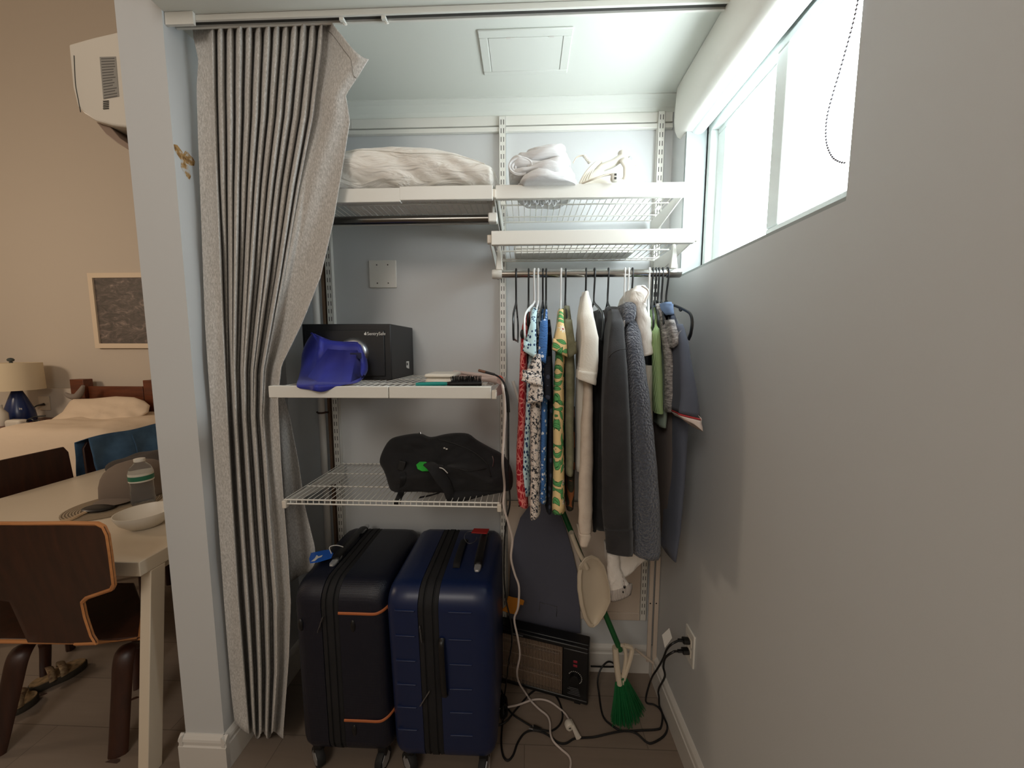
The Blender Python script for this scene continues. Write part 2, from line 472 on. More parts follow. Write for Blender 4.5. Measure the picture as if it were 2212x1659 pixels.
for p, q in zip(cpts, cpts[1:]):
    L = (q - p).length; d = 0
    while acc + L - d >= .0062:
        d += .0062 - acc; acc = 0
        c = p.lerp(q, min(1, d / L))
        bmesh.ops.create_icosphere(b.bm, subdivisions=1, radius=.0021, matrix=Matrix.Translation(c))
    acc += L - d
b.build('bead_chain', mat('chain_grey', (132, 132, 142), .4, .2), bl, smooth=True)

# curtain track on the ceiling
tr = thing('curtain_track', 'white curtain track fixed along the closet ceiling edge', 'curtain track', (-.2, 1.12, ZC - .03))
MB().box((XCI + .002, 1.105, ZC - .018), (XR - .02, 1.112, ZC)).box((XCI + .002, 1.128, ZC - .018), (XR - .02, 1.135, ZC)).box((XCI + .002, 1.105, ZC - .004), (XR - .02, 1.135, ZC - .001)).build('rail', 'white', tr, bevel=.001)
MB().box((XCI + .002, 1.113, ZC - .012), (XR - .02, 1.127, ZC - .005)).build('channel', 'slot', tr)
MB().box((XCI + .002, 1.096, ZC - .034), (XCI + .085, 1.104, ZC - .001)).build('end_block', 'white', tr)
for px in (738, 818):
    p = PZ(px, 40 if px == 738 else 12, ZC - .02)
    b = MB().box((p.x - .006, 1.110, ZC - .026), (p.x + .006, 1.130, ZC - .017)); b.tube([(p.x, 1.12, ZC - .025), (p.x + .006, 1.118, ZC - .032), (p.x + .012, 1.12, ZC - .03)], .0018, 6)
    b.build('glider', 'white', tr)

# ceiling access panel
P4 = [PZ(1030, 65, ZC), PZ(1236, 54, ZC), PZ(1228, 155, ZC), PZ(1047, 161, ZC)]
ax0, ax1 = (P4[0].x + P4[3].x) / 2, (P4[1].x + P4[2].x) / 2; ay0, ay1 = (P4[0].y + P4[1].y) / 2, (P4[2].y + P4[3].y) / 2
ap = thing('access_panel', 'square white access panel set into the closet ceiling', 'access panel', ((ax0 + ax1) / 2, (ay0 + ay1) / 2, ZC - .006))
b = MB(); w_ = .028
fbox(b, (ax0, ay0, ZC - .005), (ax1, ay1, ZC), w_, w_, w_, w_ * .6, 2)
b.build('frame', 'ceil', ap, bevel=.0025)
MB().box((ax0 + w_ + .0012, ay0 + w_ + .0012, ZC - .0042), (ax1 - w_ - .0012, ay1 - w_ * .6 - .0012, ZC)).build('door', 'ceil', ap, bevel=.0008)
for f in (.32, .78): x = lerp(ax0, ax1, f); MB().box((x - .007, ay0 + w_ - .002, ZC - .006), (x + .007, ay0 + w_ + .003, ZC - .003)).build('latch', 'trim', ap)

# switch blank plate on back wall
p0, p1 = PY(797, 563, YB), PY(858, 622, YB)
bp = thing('blank_wall_plate', 'white two gang blank plate on the closet back wall above the safe', 'wall plate', ((p0.x + p1.x) / 2, YB, p1.z))
MB().box((p0.x, YB - .006, p1.z), (p1.x, YB, p0.z)).build('plate', 'white', bp, bevel=.003)
for fx in (.3, .7):
    for fz in (.17, .83):
        MB().lathe([(.0026, 0), (.0026, .0012), (.001, .0018)], (lerp(p0.x, p1.x, fx), YB - .006, lerp(p1.z, p0.z, fz)), 10, 'Y', rot=Matrix.Rotation(PI, 3, 'X')).build('screw', 'slot', bp)

# ------------------------------------------------------------------ shelving
hr = thing('hang_rail', 'long white double hang rail across the top of the closet back wall', 'rail', (-.1, YB, 2.28))
MB().box((XCI + .01, YB - .010, 2.322), (XR - .006, YB, 2.358)).build('upper_rail', 'white', hr, bevel=.002)
MB().box((XCI + .01, YB - .016, 2.297), (XR - .006, YB, 2.314)).build('lower_rail', 'white', hr, bevel=.002)
b = MB().box((-.70, YB - .0112, 2.322), (-.697, YB - .0095, 2.358)); b.build('joint', 'trim', hr)

def standard(px_top, ytop, px_bot, ybot, label):
    a = PY(px_top, ytop, YB - .02); c = PY(px_bot, ybot, YB - .02); x = (a.x + c.x) / 2; z0, z1 = c.z, a.z
    r = thing('wall_standard', label, 'shelf standard', (x, YB, z0), 'slotted standards on the back wall')
    b = MB().box((x - .0135, YB - .022, z0), (x + .0135, YB - .020, z1)).box((x - .0135, YB - .022, z0), (x - .0115, YB, z1)).box((x + .0115, YB - .022, z0), (x + .0135, YB, z1))
    b.build('upright', 'white', r, bevel=.0007, bseg=1)
    b = MB(); z = z1 - .012
    while z - .016 > z0:
        for dx in (-.0052, .0052): b.box((x + dx - .0013, YB - .0225, z - .018), (x + dx + .0013, YB - .0215, z))
        z -= .0318
    b.build('slots', 'slot', r)
    return x
SX0 = standard(703, 420, 737, 1180, 'slotted white wall standard at the left, behind the safe and suitcase')
SX1 = standard(1083, 252, 1090, 1480, 'slotted white wall standard in the middle, left of the hanging clothes')
SX2 = standard(1421, 241, 1396, 1340, 'slotted white wall standard nearest the window, behind the hanging clothes')

def wire_shelf(label, x0, x1, yf, yb, z, fascias, brackets, lip=False, cross=(.33, .66), step=.0215, fh=.042):
    r = thing('wire_shelf', label, 'shelf', ((x0 + x1) / 2, (yf + yb) / 2, z - .02), 'white wire shelves in the closet')
    b = MB(); n = int((x1 - x0) / step)
    for i in range(n + 1):
        x = lerp(x0 + .004, x1 - .004, i / n)
        b.tube([(x, yf + .004, z), (x, yb, z)], .0014, 6, 0)
    for f in cross: b.tube([(x0, lerp(yf, yb, f), z - .004), (x1, lerp(yf, yb, f), z - .004)], .0024, 6, 0)
    b.tube([(x0, yb, z - .003), (x1, yb, z - .003)], .0026, 6, 0); b.tube([(x0, yf + .004, z - .003), (x1, yf + .004, z - .003)], .0026, 6, 0)
    if lip:
        b.tube([(x0, yf + .002, z - .016), (x1, yf + .002, z - .016)], .0026, 6, 0)
        for i in range(0, n + 1): x = lerp(x0 + .004, x1 - .004, i / n); b.tube([(x, yf + .003, z), (x, yf + .002, z - .017)], .0014, 5, 0)
    b.build('wire_grid', 'white', r, smooth=True)
    for (a, c, dz) in fascias:
        b = MB().box((a, yf - .010, z - fh + .006 + dz), (c, yf - .002, z + .006 + dz)).box((a, yf - .004, z + .001 + dz), (c, yf + .012, z + .006 + dz)).box((a, yf - .004, z - fh + .006 + dz), (c, yf + .006, z - fh + .010 + dz))
        b.build('fascia', 'white', r, bevel=.0025)
    for xb in brackets:
        poly = [(xb - .0025, yf + .012, z - .006), (xb - .0025, YB - .022, z - .006), (xb - .0025, YB - .022, z - .075), (xb - .0025, YB - .05, z - .07), (xb - .0025, yf + .012, z - .026)]
        bk = MB().prism(poly, (.005, 0, 0)).build('bracket', 'white', r, bevel=.001)
        MB().box((xb - .007, yf - .006, z - .03), (xb + .007, yf + .012, z - .004)).build('bracket_tip', 'offwhite', bk, bevel=.003)
    return r
# upper right
zA = PY(1300, 476, YB - .03).z; yA = PZ(1276, 399, zA + .006).y
a0, a1 = PZ(1070, 402, zA).x, PZ(1481, 398, zA).x
wire_shelf('upper right wire shelf holding the white bundle and the iron', a0, a1, yA, YB - .03, zA, [(a0, a1, 0)], (a0 + .004, a1 + .002), cross=(.42, .8))
zB = PY(1300, 561, YB - .03).z; yB_ = PZ(1276, 498, zB + .006).y
b0, b1 = PZ(1060, 500, zB).x, PZ(1504, 496, zB).x
wire_shelf('wire shelf with a flat white box, just above the clothes rail', b0, b1, yB_, YB - .03, zB, [(b0, b1, 0)], (b0 - .006, b1 + .004), cross=(.2, .55, .9))
# upper left
zC_ = zA - .004; yC = PZ(950, 404, zC_ + .006).y
c1 = PZ(1064, 403, zC_).x; cm = PZ(861, 405, zC_).x
wire_shelf('upper left wire shelf carrying the big white pillow', -.86, c1 - .002, yC, YB - .03, zC_, [(-.86, cm + .002, -.004), (cm, c1, 0)], (-.84, c1 + .003), cross=(.35, .7))
# middle left
zD = PY(900, 811, YB - .03).z; yD = PZ(850, 834, zD + .006).y
d0, d1 = PZ(600, 835, zD).x, PZ(1066, 834, zD).x; dm = PZ(853, 835, zD).x
wire_shelf('middle left wire shelf holding the black safe and hair tools', d0, d1, yD, YB - .03, zD, [(d0, dm, 0), (dm + .002, d1, 0)], (d0 + .01, d1 + .008), cross=(.35, .7), fh=.034)
# lower left
zE = PY(760, 1000, YB - .03).z; yE = PZ(850, 1082, zE).y
e0, e1 = PZ(617, 1075, zE).x, PZ(1078, 1090, zE).x
wire_shelf('lower left wire shelf without front board, holding the black backpack', e0, e1, yE, YB - .03, zE, [], (e0 + .004, e1), lip=True, cross=(.33, .68), step=.019)

# clothes rods
YR = 1.25
rz = PY(1270, 591, YR).z; rx0, rx1 = PY(1066, 591, YR).x, PY(1458, 591, YR).x
rd = thing('clothes_rail', 'chrome clothes rod loaded with hangers under the right shelves', 'clothes rail', ((rx0 + rx1) / 2, YR, rz), 'chrome clothes rails')
MB().lathe([(.0125, rx0 + .01), (.0125, rx1 - .01)], (0, YR, rz), 20, 'X').build('tube', 'chrome', rd, smooth=True)
MB().lathe([(.0145, rx0 - .004), (.0158, rx0 + .001), (.0158, rx0 + .026), (.0145, rx0 + .029)], (0, YR, rz), 16, 'X').build('end_cap', 'white', rd, smooth=True)
MB().lathe([(.0145, rx1 - .030), (.0158, rx1 - .026), (.0158, rx1 + .014), (.014, rx1 + .018)], (0, YR, rz), 16, 'X').build('end_cap', 'chrome', rd, smooth=True)
for x in (rx0 + .02, rx1 - .008):
    MB().hexa([(x - .012, YR - .012, rz + .012), (x + .012, YR - .012, rz + .012), (x + .012, YR + .012, rz + .012), (x - .012, YR + .012, rz + .012)],
              [(x - .005, YR - .006, zB - .012), (x + .005, YR - .006, zB - .012), (x + .005, YR + .006, zB - .012), (x - .005, YR + .006, zB - .012)]).build('rod_holder', 'white', rd, bevel=.003)
r2z = PY(900, 475, YR).z; r2x1 = PY(1072, 472, YR).x
rd2 = thing('clothes_rail', 'empty chrome clothes rod under the pillow shelf', 'clothes rail', (-.45, YR, r2z), 'chrome clothes rails')
MB().lathe([(.0135, -.95), (.0135, r2x1 - .012)], (0, YR, r2z), 20, 'X').build('tube', mat('worn_chrome', (120, 118, 114), .22, 1.0), rd2, smooth=True)
MB().box((r2x1 - .026, YR - .015, r2z - .014), (r2x1 + .004, YR + .015, r2z + .016)).build('end_cap', 'white', rd2, bevel=.004)
MB().box((r2x1 - .014, YR - .006, r2z + .012), (r2x1 - .006, YR + .006, zC_ - .005)).build('rod_holder', 'white', rd2, bevel=.002)

# ------------------------------------------------------------------ hangers
def make_hanger(label, material):
    r = thing('clothes_hanger', label, 'hanger', (0, 0, 0), 'hangers on the clothes rail')
    R = .0163
    hook = [(0, R * math.cos(a), R * math.sin(a)) for a in [math.radians(d) for d in range(-35, 181, 18)]]
    hook += [(0, -R + .002, -.02), (0, -.006, -.05), (0, 0, -.072), (0, 0, -.094)]
    MB().tube(hook, .0031, 8, 3).build('hook', material, r, smooth=True)
    b = MB()
    for s in (-1, 1):
        pts = [(0, 0, -.090), (0, s * .03, -.103), (0, s * .10, -.121), (0, s * .165, -.140), (0, s * .195, -.153), (0, s * .208, -.175), (0, s * .203, -.205), (0, s * .190, -.221)]
        b.tube(pts, lambda u: (.0033, .0042 + .0035 * (u > .5) * sstep((u - .5) * 3)), 8, 4)
        b.tube([(0, s * .115, -.128), (0, s * .118, -.134), (0, s * .128, -.136), (0, s * .132, -.131)], .0024, 6, 3)
    b.build('shoulders', material, r, smooth=True)
    MB().tube([(0, -.192, -.221), (0, 0, -.2215), (0, .192, -.221)], .0032, 8, 3).build('bar', material, r, smooth=True)
    return r
M['hangw'] = mat('white_hanger_plastic', (226, 226, 224), .35)
M['hangb'] = mat('black_hanger_plastic', (18, 20, 21), .4)
HANG = [
 (1115, 1109, 'b', 'black hanger hanging empty, leftmost on the loaded clothes rail'),
 (1142, 1139, 'b', 'black hanger just left of the two neighbouring white hangers'),
 (1155, 1133, 'w', 'white hanger with bare rounded end sticking out over the red garment'),
 (1163, 1152, 'w', 'white hanger carrying the pale blue spotted shirt'),
 (1173, 1162, 'b', 'black hanger carrying the small floral blouse, left of the blue shirt'),
 (1180, 1173, 'b', 'black hanger carrying the bright blue flowered shirt'),
 (1212, 1211, 'w', 'white hanger carrying the yellow leaf print shirt'),
 (1222, 1226, 'b', 'black hanger carrying the olive embroidered shirt'),
 (1266, 1268, 'b', 'black hanger carrying the cream terry pullover'),
 (1284, 1303, 'b', 'black hanger with exposed end between cream pullover and black jacket'),
 (1314, 1330, 'b', 'black hanger spreading inside the black suede jacket collar'),
 (1350, 1352, 'w', 'left one of the two close white hangers over the grey fleece jacket'),
 (1358, 1372, 'w', 'right one of the two close white hangers over the grey fleece jacket'),
 (1366, 1392, 'b', 'black hanger in front of the white hood'),
 (1403, 1404, 'w', 'white hanger right of the white hood'),
 (1410, 1416, 'b', 'black hanger carrying the light green knit top'),
 (1417, 1428, 'b', 'black hanger carrying the sage grey shirt'),
 (1423, 1442, 'b', 'black hanger carrying the grey marled shirt'),
 (1431, 1455, 'b', 'black hanger carrying the dark grey polo shirt'),
 (1441, 1494, 'b', 'black hanger at the window end, bare end pointing out past the polo'),
]
protos = {}
HX = {}
for px, pn, k, label in HANG:
    if k not in protos:
        o = protos[k] = make_hanger(label, 'hangw' if k == 'w' else 'hangb')
    else:
        src = protos[k]; o = src.copy(); COL.objects.link(o)
        for ch in src.children:
            c = ch.copy(); COL.objects.link(c); c.parent = o
        o['label'] = label
    xh = PY(px, 591, YR).x; xn = PY(pn, 700, YR - .205).x
    o.scale = (1, 1 if px in (1115, 1155, 1284, 1441) else .7, 1)
    o.location = (xh, YR, rz); o.rotation_euler = (0, 0, math.asin(max(-.6, min(.6, (xn - xh) / .205)))); HX[px] = xh

# ------------------------------------------------------------------ garments
def ringpts(xc, hn, hb, xb, yn, yf, z, zsl=0, wave=0, ph=0, K=12):
    """one closed section: bulged near end, thinner towards the wall"""
    L, Rr = [], []
    for i in range(K + 1):
        v = (1 - math.cos(PI * i / K)) / 2
        y = lerp(yn, yf, v)
        f = sstep(v / .3)
        h = lerp(hn, hb, f) * (math.sqrt(max(.02, 1 - (1 - min(1, v / .10)) ** 2)) if v < .10 else 1) * (math.sqrt(max(.02, 1 - (1 - min(1, (1 - v) / .05)) ** 2)) if v > .95 else 1)
        x = lerp(xc, xb, sstep(v / .45)) + wave * math.sin(v * 15 + ph) * sstep(v / .2)
        L.append(V((x - h, y, z - zsl * h))); Rr.append(V((x + h, y, z + zsl * h)))
    return L + Rr[::-1]

def loftlevels(levels, hook_x, hb=.005, wave=.002, sub=4, hollow=True, fold=.0, seed=0, K=12):
    """levels: (py, xl, xr, Ynear, Yfar) measured at the near edge; py may be a pair (left, right)"""
    rings = []; prev = None; L = []
    for (py, xl, xr, yn, yf) in levels:
        pm = py if not isinstance(py, tuple) else (py[0] + py[1]) / 2
        a = PY(xl, pm, yn); c = PY(xr, pm, yn)
        zs = 0
        if isinstance(py, tuple): zs = (PY(xr, py[1], yn).z - PY(xl, py[0], yn).z) / max(1e-4, (c.x - a.x))
        L.append(((a.x + c.x) / 2, (c.x - a.x) / 2, yn, yf, (a.z + c.z) / 2, zs))
    for i in range(len(L) - 1):
        p0, p1, p2, p3 = L[max(0, i - 1)], L[i], L[i + 1], L[min(len(L) - 1, i + 2)]
        for k in range(sub):
            t_ = k / sub
            q = [lerp(p1[j], p2[j], t_) for j in range(6)]
            rings.append(q)
    rings.append(list(L[-1]))
    out = []
    for n_, (xc, hn, yn, yf, z, zs) in enumerate(rings):
        wob = fold * math.sin(n_ * .9 + seed) + fold * .6 * math.sin(n_ * 2.1 + seed * 2)
        hbx = min(hb, hn)
        hx = hook_x if hook_x is not None else xc
        out.append(ringpts(xc + wob * .5, hn * (1 + .0 * wob), hbx, hx, yn, yf, z, zs, wave, seed + n_ * .12, K))
    if hollow:
        c = sum(out[-1], V()) / len(out[-1])
        out.append([p + (c - p) * .14 + V((0, 0, .003)) for p in out[-1]])
        out.append([p + V((0, 0, .03)) for p in out[-1]])
    return out

def garment(name, label, cat, material, hook_px, body, sleeves=(), extra=None, hb=.005, wave=.002, fold=.001, seed=0, sub=4, mods=None):
    hx = HX[hook_px]
    a = PY((body[0][1] + body[0][2]) / 2, body[0][0] if not isinstance(body[0][0], tuple) else body[0][0][0], body[0][3])
    r = thing(name, label, cat, (a.x, YR, PY(1, body[-1][0] if not isinstance(body[-1][0], tuple) else body[-1][0][0], body[-1][3]).z), 'clothes hanging on the rail')
    o = MB().loft(loftlevels(body, hx, hb, wave, sub, True, fold, seed)).build('body', material, r, smooth=True, angle=0)
    for nm, lv, mt in sleeves:
        MB().loft(loftlevels(lv, None, .02, 0, sub, True, fold, seed + 1)).build(nm, mt or material, r, smooth=True, angle=0)
    return r
Yc, Yk = 1.09, 1.41        # usual near and far edge of a hanging body

M['g_red'] = fanlines('red_fan_print', (168, 22, 38), (226, 132, 126), 30, .06)
garment('dress', 'red dress with pale fan line print, leftmost of the hanging clothes', 'dress', 'g_red', 1142,
  [(672, 1136, 1146, 1.20, 1.30), (690, 1130, 1144, 1.13, 1.37), (706, 1125, 1142, 1.09, Yk), (760, 1122, 1140, 1.08, Yk), (830, 1119, 1138, 1.08, Yk), (900, 1117, 1137, 1.08, Yk), (960, 1114, 1134, 1.08, Yk), (1020, 1112, 1132, 1.08, Yk), (1060, 1113, 1139, 1.08, Yk), ((1092, 1104), 1116, 1142, 1.08, Yk)], seed=1)
d = bpy.data.objects['dress']
pp = PY(1128, 722, 1.083); MB().blob((pp.x, 1.078, pp.z), (.006, .004, .014), 10, 8).build('hanger_loop', 'black', d, smooth=True)

M['g_spot'] = spots('pale_blue_spots', (196, 226, 232), (34, 62, 104), 105, .36, .7)
garment('shirt', 'pale blue short sleeved shirt with dark blue spots', 'shirt', 'g_spot', 1163,
  [(664, 1149, 1161, 1.19, 1.31), (700, 1145, 1158, 1.10, 1.40), (780, 1138, 1158, Yc, Yk), (830, 1134, 1156, Yc, Yk), (900, 1131, 1150, Yc, Yk), (960, 1127, 1147, Yc, Yk), (1020, 1122, 1145, Yc, Yk), ((1070, 1076), 1120, 1146, Yc, Yk)],
  [('sleeve', [(668, 1150, 1161, 1.12, 1.18), (700, 1145, 1158, 1.05, 1.12), (740, 1135, 1159, 1.04, 1.10), ((757, 776), 1128, 1160, 1.035, 1.10)], None)], seed=2)
M['g_ditsy'] = ditsy('small_flower_print', (226, 214, 204), (40, 42, 48), (92, 104, 118), (240, 232, 224), 95)
garment('blouse', 'white blouse with dense small black and blue flowers and ruffled sleeve', 'blouse', 'g_ditsy', 1173,
  [(667, 1160, 1170, 1.19, 1.31), (690, 1158, 1169, 1.11, 1.39), (760, 1157, 1168, 1.07, Yk), (860, 1142, 1171, 1.055, Yk), (950, 1143, 1169, 1.055, Yk), (1040, 1143, 1168, 1.055, Yk), (1100, 1142, 1167, 1.055, Yk), ((1129, 1117), 1142, 1167, 1.055, Yk)],
  [('sleeve', [(765, 1156, 1168, 1.035, 1.08), (790, 1145, 1170, 1.02, 1.07), (808, 1132, 1172, 1.015, 1.065), ((822, 838), 1122, 1175, 1.01, 1.06)], None),
   ('ruffle', [(826, 1146, 1173, 1.025, 1.06), (848, 1144, 1174, 1.02, 1.06), ((872, 868), 1138, 1174, 1.02, 1.06)], None)], seed=3, wave=.003)
M['g_blue'] = swirl('blue_flower_print', (70, 120, 184), (24, 44, 84), (222, 230, 240), 52)
garment('shirt', 'bright blue shirt with white and navy flowers', 'shirt', 'g_blue', 1180,
  [(667, 1171, 1182, 1.19, 1.31), (690, 1168, 1184, 1.10, 1.40), (740, 1165, 1184, 1.07, Yk), (800, 1170, 1186, 1.07, Yk), (880, 1167, 1184, 1.07, Yk), (960, 1166, 1182, 1.07, Yk), (1050, 1165, 1181, 1.07, Yk), ((1084, 1094), 1163, 1181, 1.07, Yk)],
  [('sleeve', [(692, 1168, 1184, 1.06, 1.11), (740, 1164, 1183, 1.04, 1.09), ((776, 786), 1163, 1180, 1.035, 1.085)], None)], seed=4)
M['g_navy'] = swirl('navy_swirl_print', (24, 28, 40), (14, 16, 24), (60, 66, 84), 30)
garment('shirt', 'dark navy shirt with faint grey swirls behind the blue one', 'shirt', 'g_navy', 1180,
  [(690, 1183, 1190, 1.16, 1.34), (730, 1183, 1194, 1.115, 1.40), (800, 1185, 1196, 1.105, Yk), (900, 1184, 1197, 1.105, Yk), (1000, 1183, 1196, 1.105, Yk), (1095, 1182, 1195, 1.105, Yk), (1112, 1181, 1193, 1.105, Yk)],
  [('sleeve', [(770, 1178, 1190, 1.05, 1.09), (800, 1176, 1190, 1.045, 1.09), (840, 1176, 1190, 1.045, 1.09), ((858, 868), 1176, 1190, 1.045, 1.09)], None)], seed=5, hb=.004)
M['g_yellow'] = leafprint('yellow_leaf_print', (246, 218, 158), (104, 182, 110), (30, 84, 48), (252, 250, 244), (176, 52, 40), 24, .32)
garment('shirt', 'pale yellow short sleeved shirt with green leaves and flowers', 'shirt', 'g_yellow', 1212,
  [(666, 1207, 1218, 1.19, 1.31), (700, 1206, 1220, 1.10, 1.40), (760, 1198, 1224, 1.075, Yk), (800, 1196, 1221, 1.07, Yk), (870, 1192, 1221, 1.065, Yk), (960, 1194, 1221, 1.065, Yk), (1050, 1193, 1223, 1.065, Yk), ((1115, 1110), 1191, 1225, 1.065, Yk)],
  [('sleeve', [(668, 1208, 1217, 1.12, 1.18), (695, 1206, 1219, 1.05, 1.12), (730, 1199, 1224, 1.035, 1.10), ((754, 772), 1192, 1228, 1.03, 1.10)], None)], seed=6, wave=.003)
M['g_olive'] = cloth('olive_embroidered', (136, 136, 112), .95, 60, .9, (30, (112, 112, 88)))
garment('shirt', 'olive shirt with raised embroidery between yellow shirt and cream pullover', 'shirt', 'g_olive', 1222,
  [(660, 1217, 1231, 1.18, 1.32), (690, 1217, 1237, 1.10, 1.40), (740, 1219, 1242, 1.075, Yk), (800, 1222, 1246, 1.075, Yk), (860, 1223, 1244, 1.075, Yk), (940, 1223, 1243, 1.075, Yk), (1000, 1224, 1244, 1.075, Yk), (1030, 1223, 1242, 1.075, Yk)],
  [('sleeve', [(690, 1219, 1236, 1.06, 1.12), (730, 1222, 1242, 1.045, 1.10), ((774, 762), 1228, 1247, 1.04, 1.10)], None)], seed=7)
M['g_rust'] = leafprint('rust_leaf_print', (140, 84, 46), (52, 50, 34), (34, 34, 26), (170, 110, 66), (110, 60, 30), 15, .5)
garment('shirt', 'rust brown shirt with large dark leaves showing below the olive shirt', 'shirt', 'g_rust', 1222,
  [(880, 1232, 1244, 1.125, 1.40), (960, 1230, 1246, 1.118, Yk), (1010, 1228, 1246, 1.115, Yk), (1070, 1227, 1245, 1.115, Yk), ((1108, 1100), 1226, 1243, 1.115, Yk)], seed=8, hb=.004)
M['g_cream'] = cloth('cream_terry', (222, 216, 204), .97, 260, .6, None, .3)
gc = garment('pullover', 'cream terry pullover with wide turned sleeve cuff', 'pullover', 'g_cream', 1266,
  [(630, 1258, 1274, 1.20, 1.32), (670, 1248, 1276, 1.12, 1.40), (720, 1243, 1280, 1.10, Yk), (800, 1242, 1282, 1.10, Yk), (880, 1243, 1278, 1.10, Yk), (960, 1244, 1270, 1.10, Yk), (1020, 1243, 1262, 1.10, Yk)],
  [('sleeve', [(628, 1265, 1271, 1.13, 1.17), (655, 1258, 1279, 1.07, 1.15), (684, 1255, 1285, 1.03, 1.12), (730, 1256, 1295, 1.005, 1.09), (780, 1251, 1296, 1.00, 1.08), ((812, 818), 1248, 1292, .998, 1.078)], None),
   ('cuff', [((800, 806), 1247, 1293, .994, 1.081), ((817, 830), 1246, 1291, .993, 1.082), ((818, 834), 1247, 1290, .994, 1.08)], None)], seed=9, wave=.004)
M['g_cream2'] = cloth('cream_knit', (216, 202, 186), .95, 420, .5, (40, (206, 190, 174)))
garment('sweater', 'long cream sweater sleeve hanging below the terry pullover cuff', 'sweater', 'g_cream2', 1266,
  [(800, 1262, 1282, 1.05, 1.30), (850, 1259, 1284, 1.035, 1.33), (920, 1254, 1286, 1.03, 1.33), (1000, 1250, 1285, 1.03, 1.30), (1080, 1247, 1284, 1.03, 1.22), (1130, 1246, 1280, 1.03, 1.14), (1158, 1251, 1278, 1.03, 1.10)],
  [('cuff', [(1156, 1252, 1278, 1.028, 1.10), (1165, 1254, 1277, 1.028, 1.10), (1184, 1255, 1271, 1.03, 1.09)], None)], seed=10, fold=.002)
M['g_suede'] = cloth('black_suede', (27, 26, 27), .9, 300, .4, (11, (44, 42, 44)), .15)
jk = garment('jacket', 'faded black suede jacket with buttoned cuff', 'jacket', 'g_suede', 1314,
  [(662, 1308, 1338, 1.17, 1.33), (690, 1302, 1346, 1.12, 1.38), (740, 1296, 1350, 1.09, Yk), (800, 1290, 1356, 1.08, 1.42), (900, 1285, 1362, 1.075, 1.42), (1000, 1282, 1364, 1.075, 1.42), (1100, 1279, 1362, 1.075, 1.42), ((1150, 1146), 1278, 1360, 1.075, 1.42)],
  [('sleeve', [(668, 1322, 1338, 1.10, 1.17), (700, 1322, 1350, 1.03, 1.12), (760, 1312, 1355, .985, 1.075), (830, 1305, 1362, .96, 1.065), (900, 1300, 1366, .95, 1.06), (1000, 1297, 1370, .945, 1.055), (1100, 1296, 1372, .945, 1.05), (1150, 1302, 1373, .945, 1.045)], None),
   ('cuff', [(1146, 1303, 1373, .943, 1.047), (1160, 1305, 1374, .943, 1.047), (1190, 1306, 1374, .943, 1.047), ((1196, 1206), 1308, 1372, .945, 1.045)], None)], seed=11, hb=.008, wave=.004)
b = MB()
b.tube([PY(1315, 772, .985), PY(1322, 764, .974), PY(1334, 757, .970), PY(1345, 754, .972), PY(1352, 754, .978)], .0014, 6, 4); b.build('seam', 'g_suede', jk, smooth=True)
t = NT('grey_sherpa')
v1 = t.n('ShaderNodeTexVoronoi', Vector=t.mapped((150,) * 3), Scale=1.0, Randomness=1.0)
n1 = t.noise(170, 4, None, .7)
hh = t.math('ADD', t.math('MULTIPLY', v1.outputs[0], -1.0), n1.outputs[0])
t.bump(hh, 1.0, .008)
M['g_sherpa'] = t.fin(t.ramp(n1.outputs[0], [(.3, (48, 53, 66)), (.7, (86, 93, 108))]), 1.0, Sheen_Weight=.5)
sh = garment('fleece_jacket', 'slate grey curly fleece jacket, widest of the hanging clothes', 'jacket', 'g_sherpa', 1350,
  [(664, 1336, 1376, 1.15, 1.35), (690, 1344, 1384, 1.10, 1.40), (740, 1350, 1394, 1.04, 1.41), (800, 1354, 1404, 1.01, 1.42), (860, 1358, 1414, .99, 1.42), (930, 1362, 1424, .98, 1.42), (1000, 1366, 1432, .975, 1.42), (1080, 1368, 1439, .97, 1.42), (1150, 1368, 1442, .97, 1.42), ((1206, 1216), 1366, 1442, .97, 1.42)], seed=12, hb=.016, wave=.004, sub=6)
MB().loft(loftlevels([(652, 1352, 1376, 1.10, 1.22), (664, 1346, 1379, 1.075, 1.22), (682, 1345, 1378, 1.065, 1.2), ((704, 690), 1346, 1374, 1.06, 1.18)], None, .012, 0, 3)).build('collar', 'g_sherpa', sh, smooth=True, angle=0)
pz = PY(1348, 697, 1.055); MB().box((pz.x - .003, 1.050, pz.z - .012), (pz.x + .002, 1.056, pz.z + .006)).build('zipper_pull', 'steel', sh, bevel=.001)
def hoodfn(p, u):
    k = .0045 * math.sin(9 * p.z * 12 + 3 * u.y) + .004 * math.sin(60 * p.y + 30 * p.z)
    return p + V((k, 0, .5 * k))
wj = thing('hooded_jacket', 'thin white hooded jacket with hood up behind the grey fleece', 'jacket', (HX[1403], YR, PY(1390, 1290, 1.2).z), 'clothes hanging on the rail')
lv = [(616, 1376, 1398, 1.13, 1.26), (630, 1362, 1408, 1.10, 1.30), (650, 1362, 1404, 1.09, 1.32), (665, 1368, 1402, 1.09, 1.32), (690, 1372, 1412, 1.09, 1.32), (720, 1376, 1414, 1.09, 1.32), (745, 1382, 1416, 1.09, 1.32), ((772, 764), 1384, 1419, 1.09, 1.32)]
MB().loft(loftlevels(lv, None, .012, .003, 5, True, .003, 3)).build('hood', 'g_white', wj, smooth=True, angle=0)
MB().tube([PY(x, y, 1.088) for x, y in ((1386, 617), (1398, 625), (1401, 634), (1396, 644), (1393, 654))], .003, 6, 4).build('hood_edge', 'g_white', wj, smooth=True)
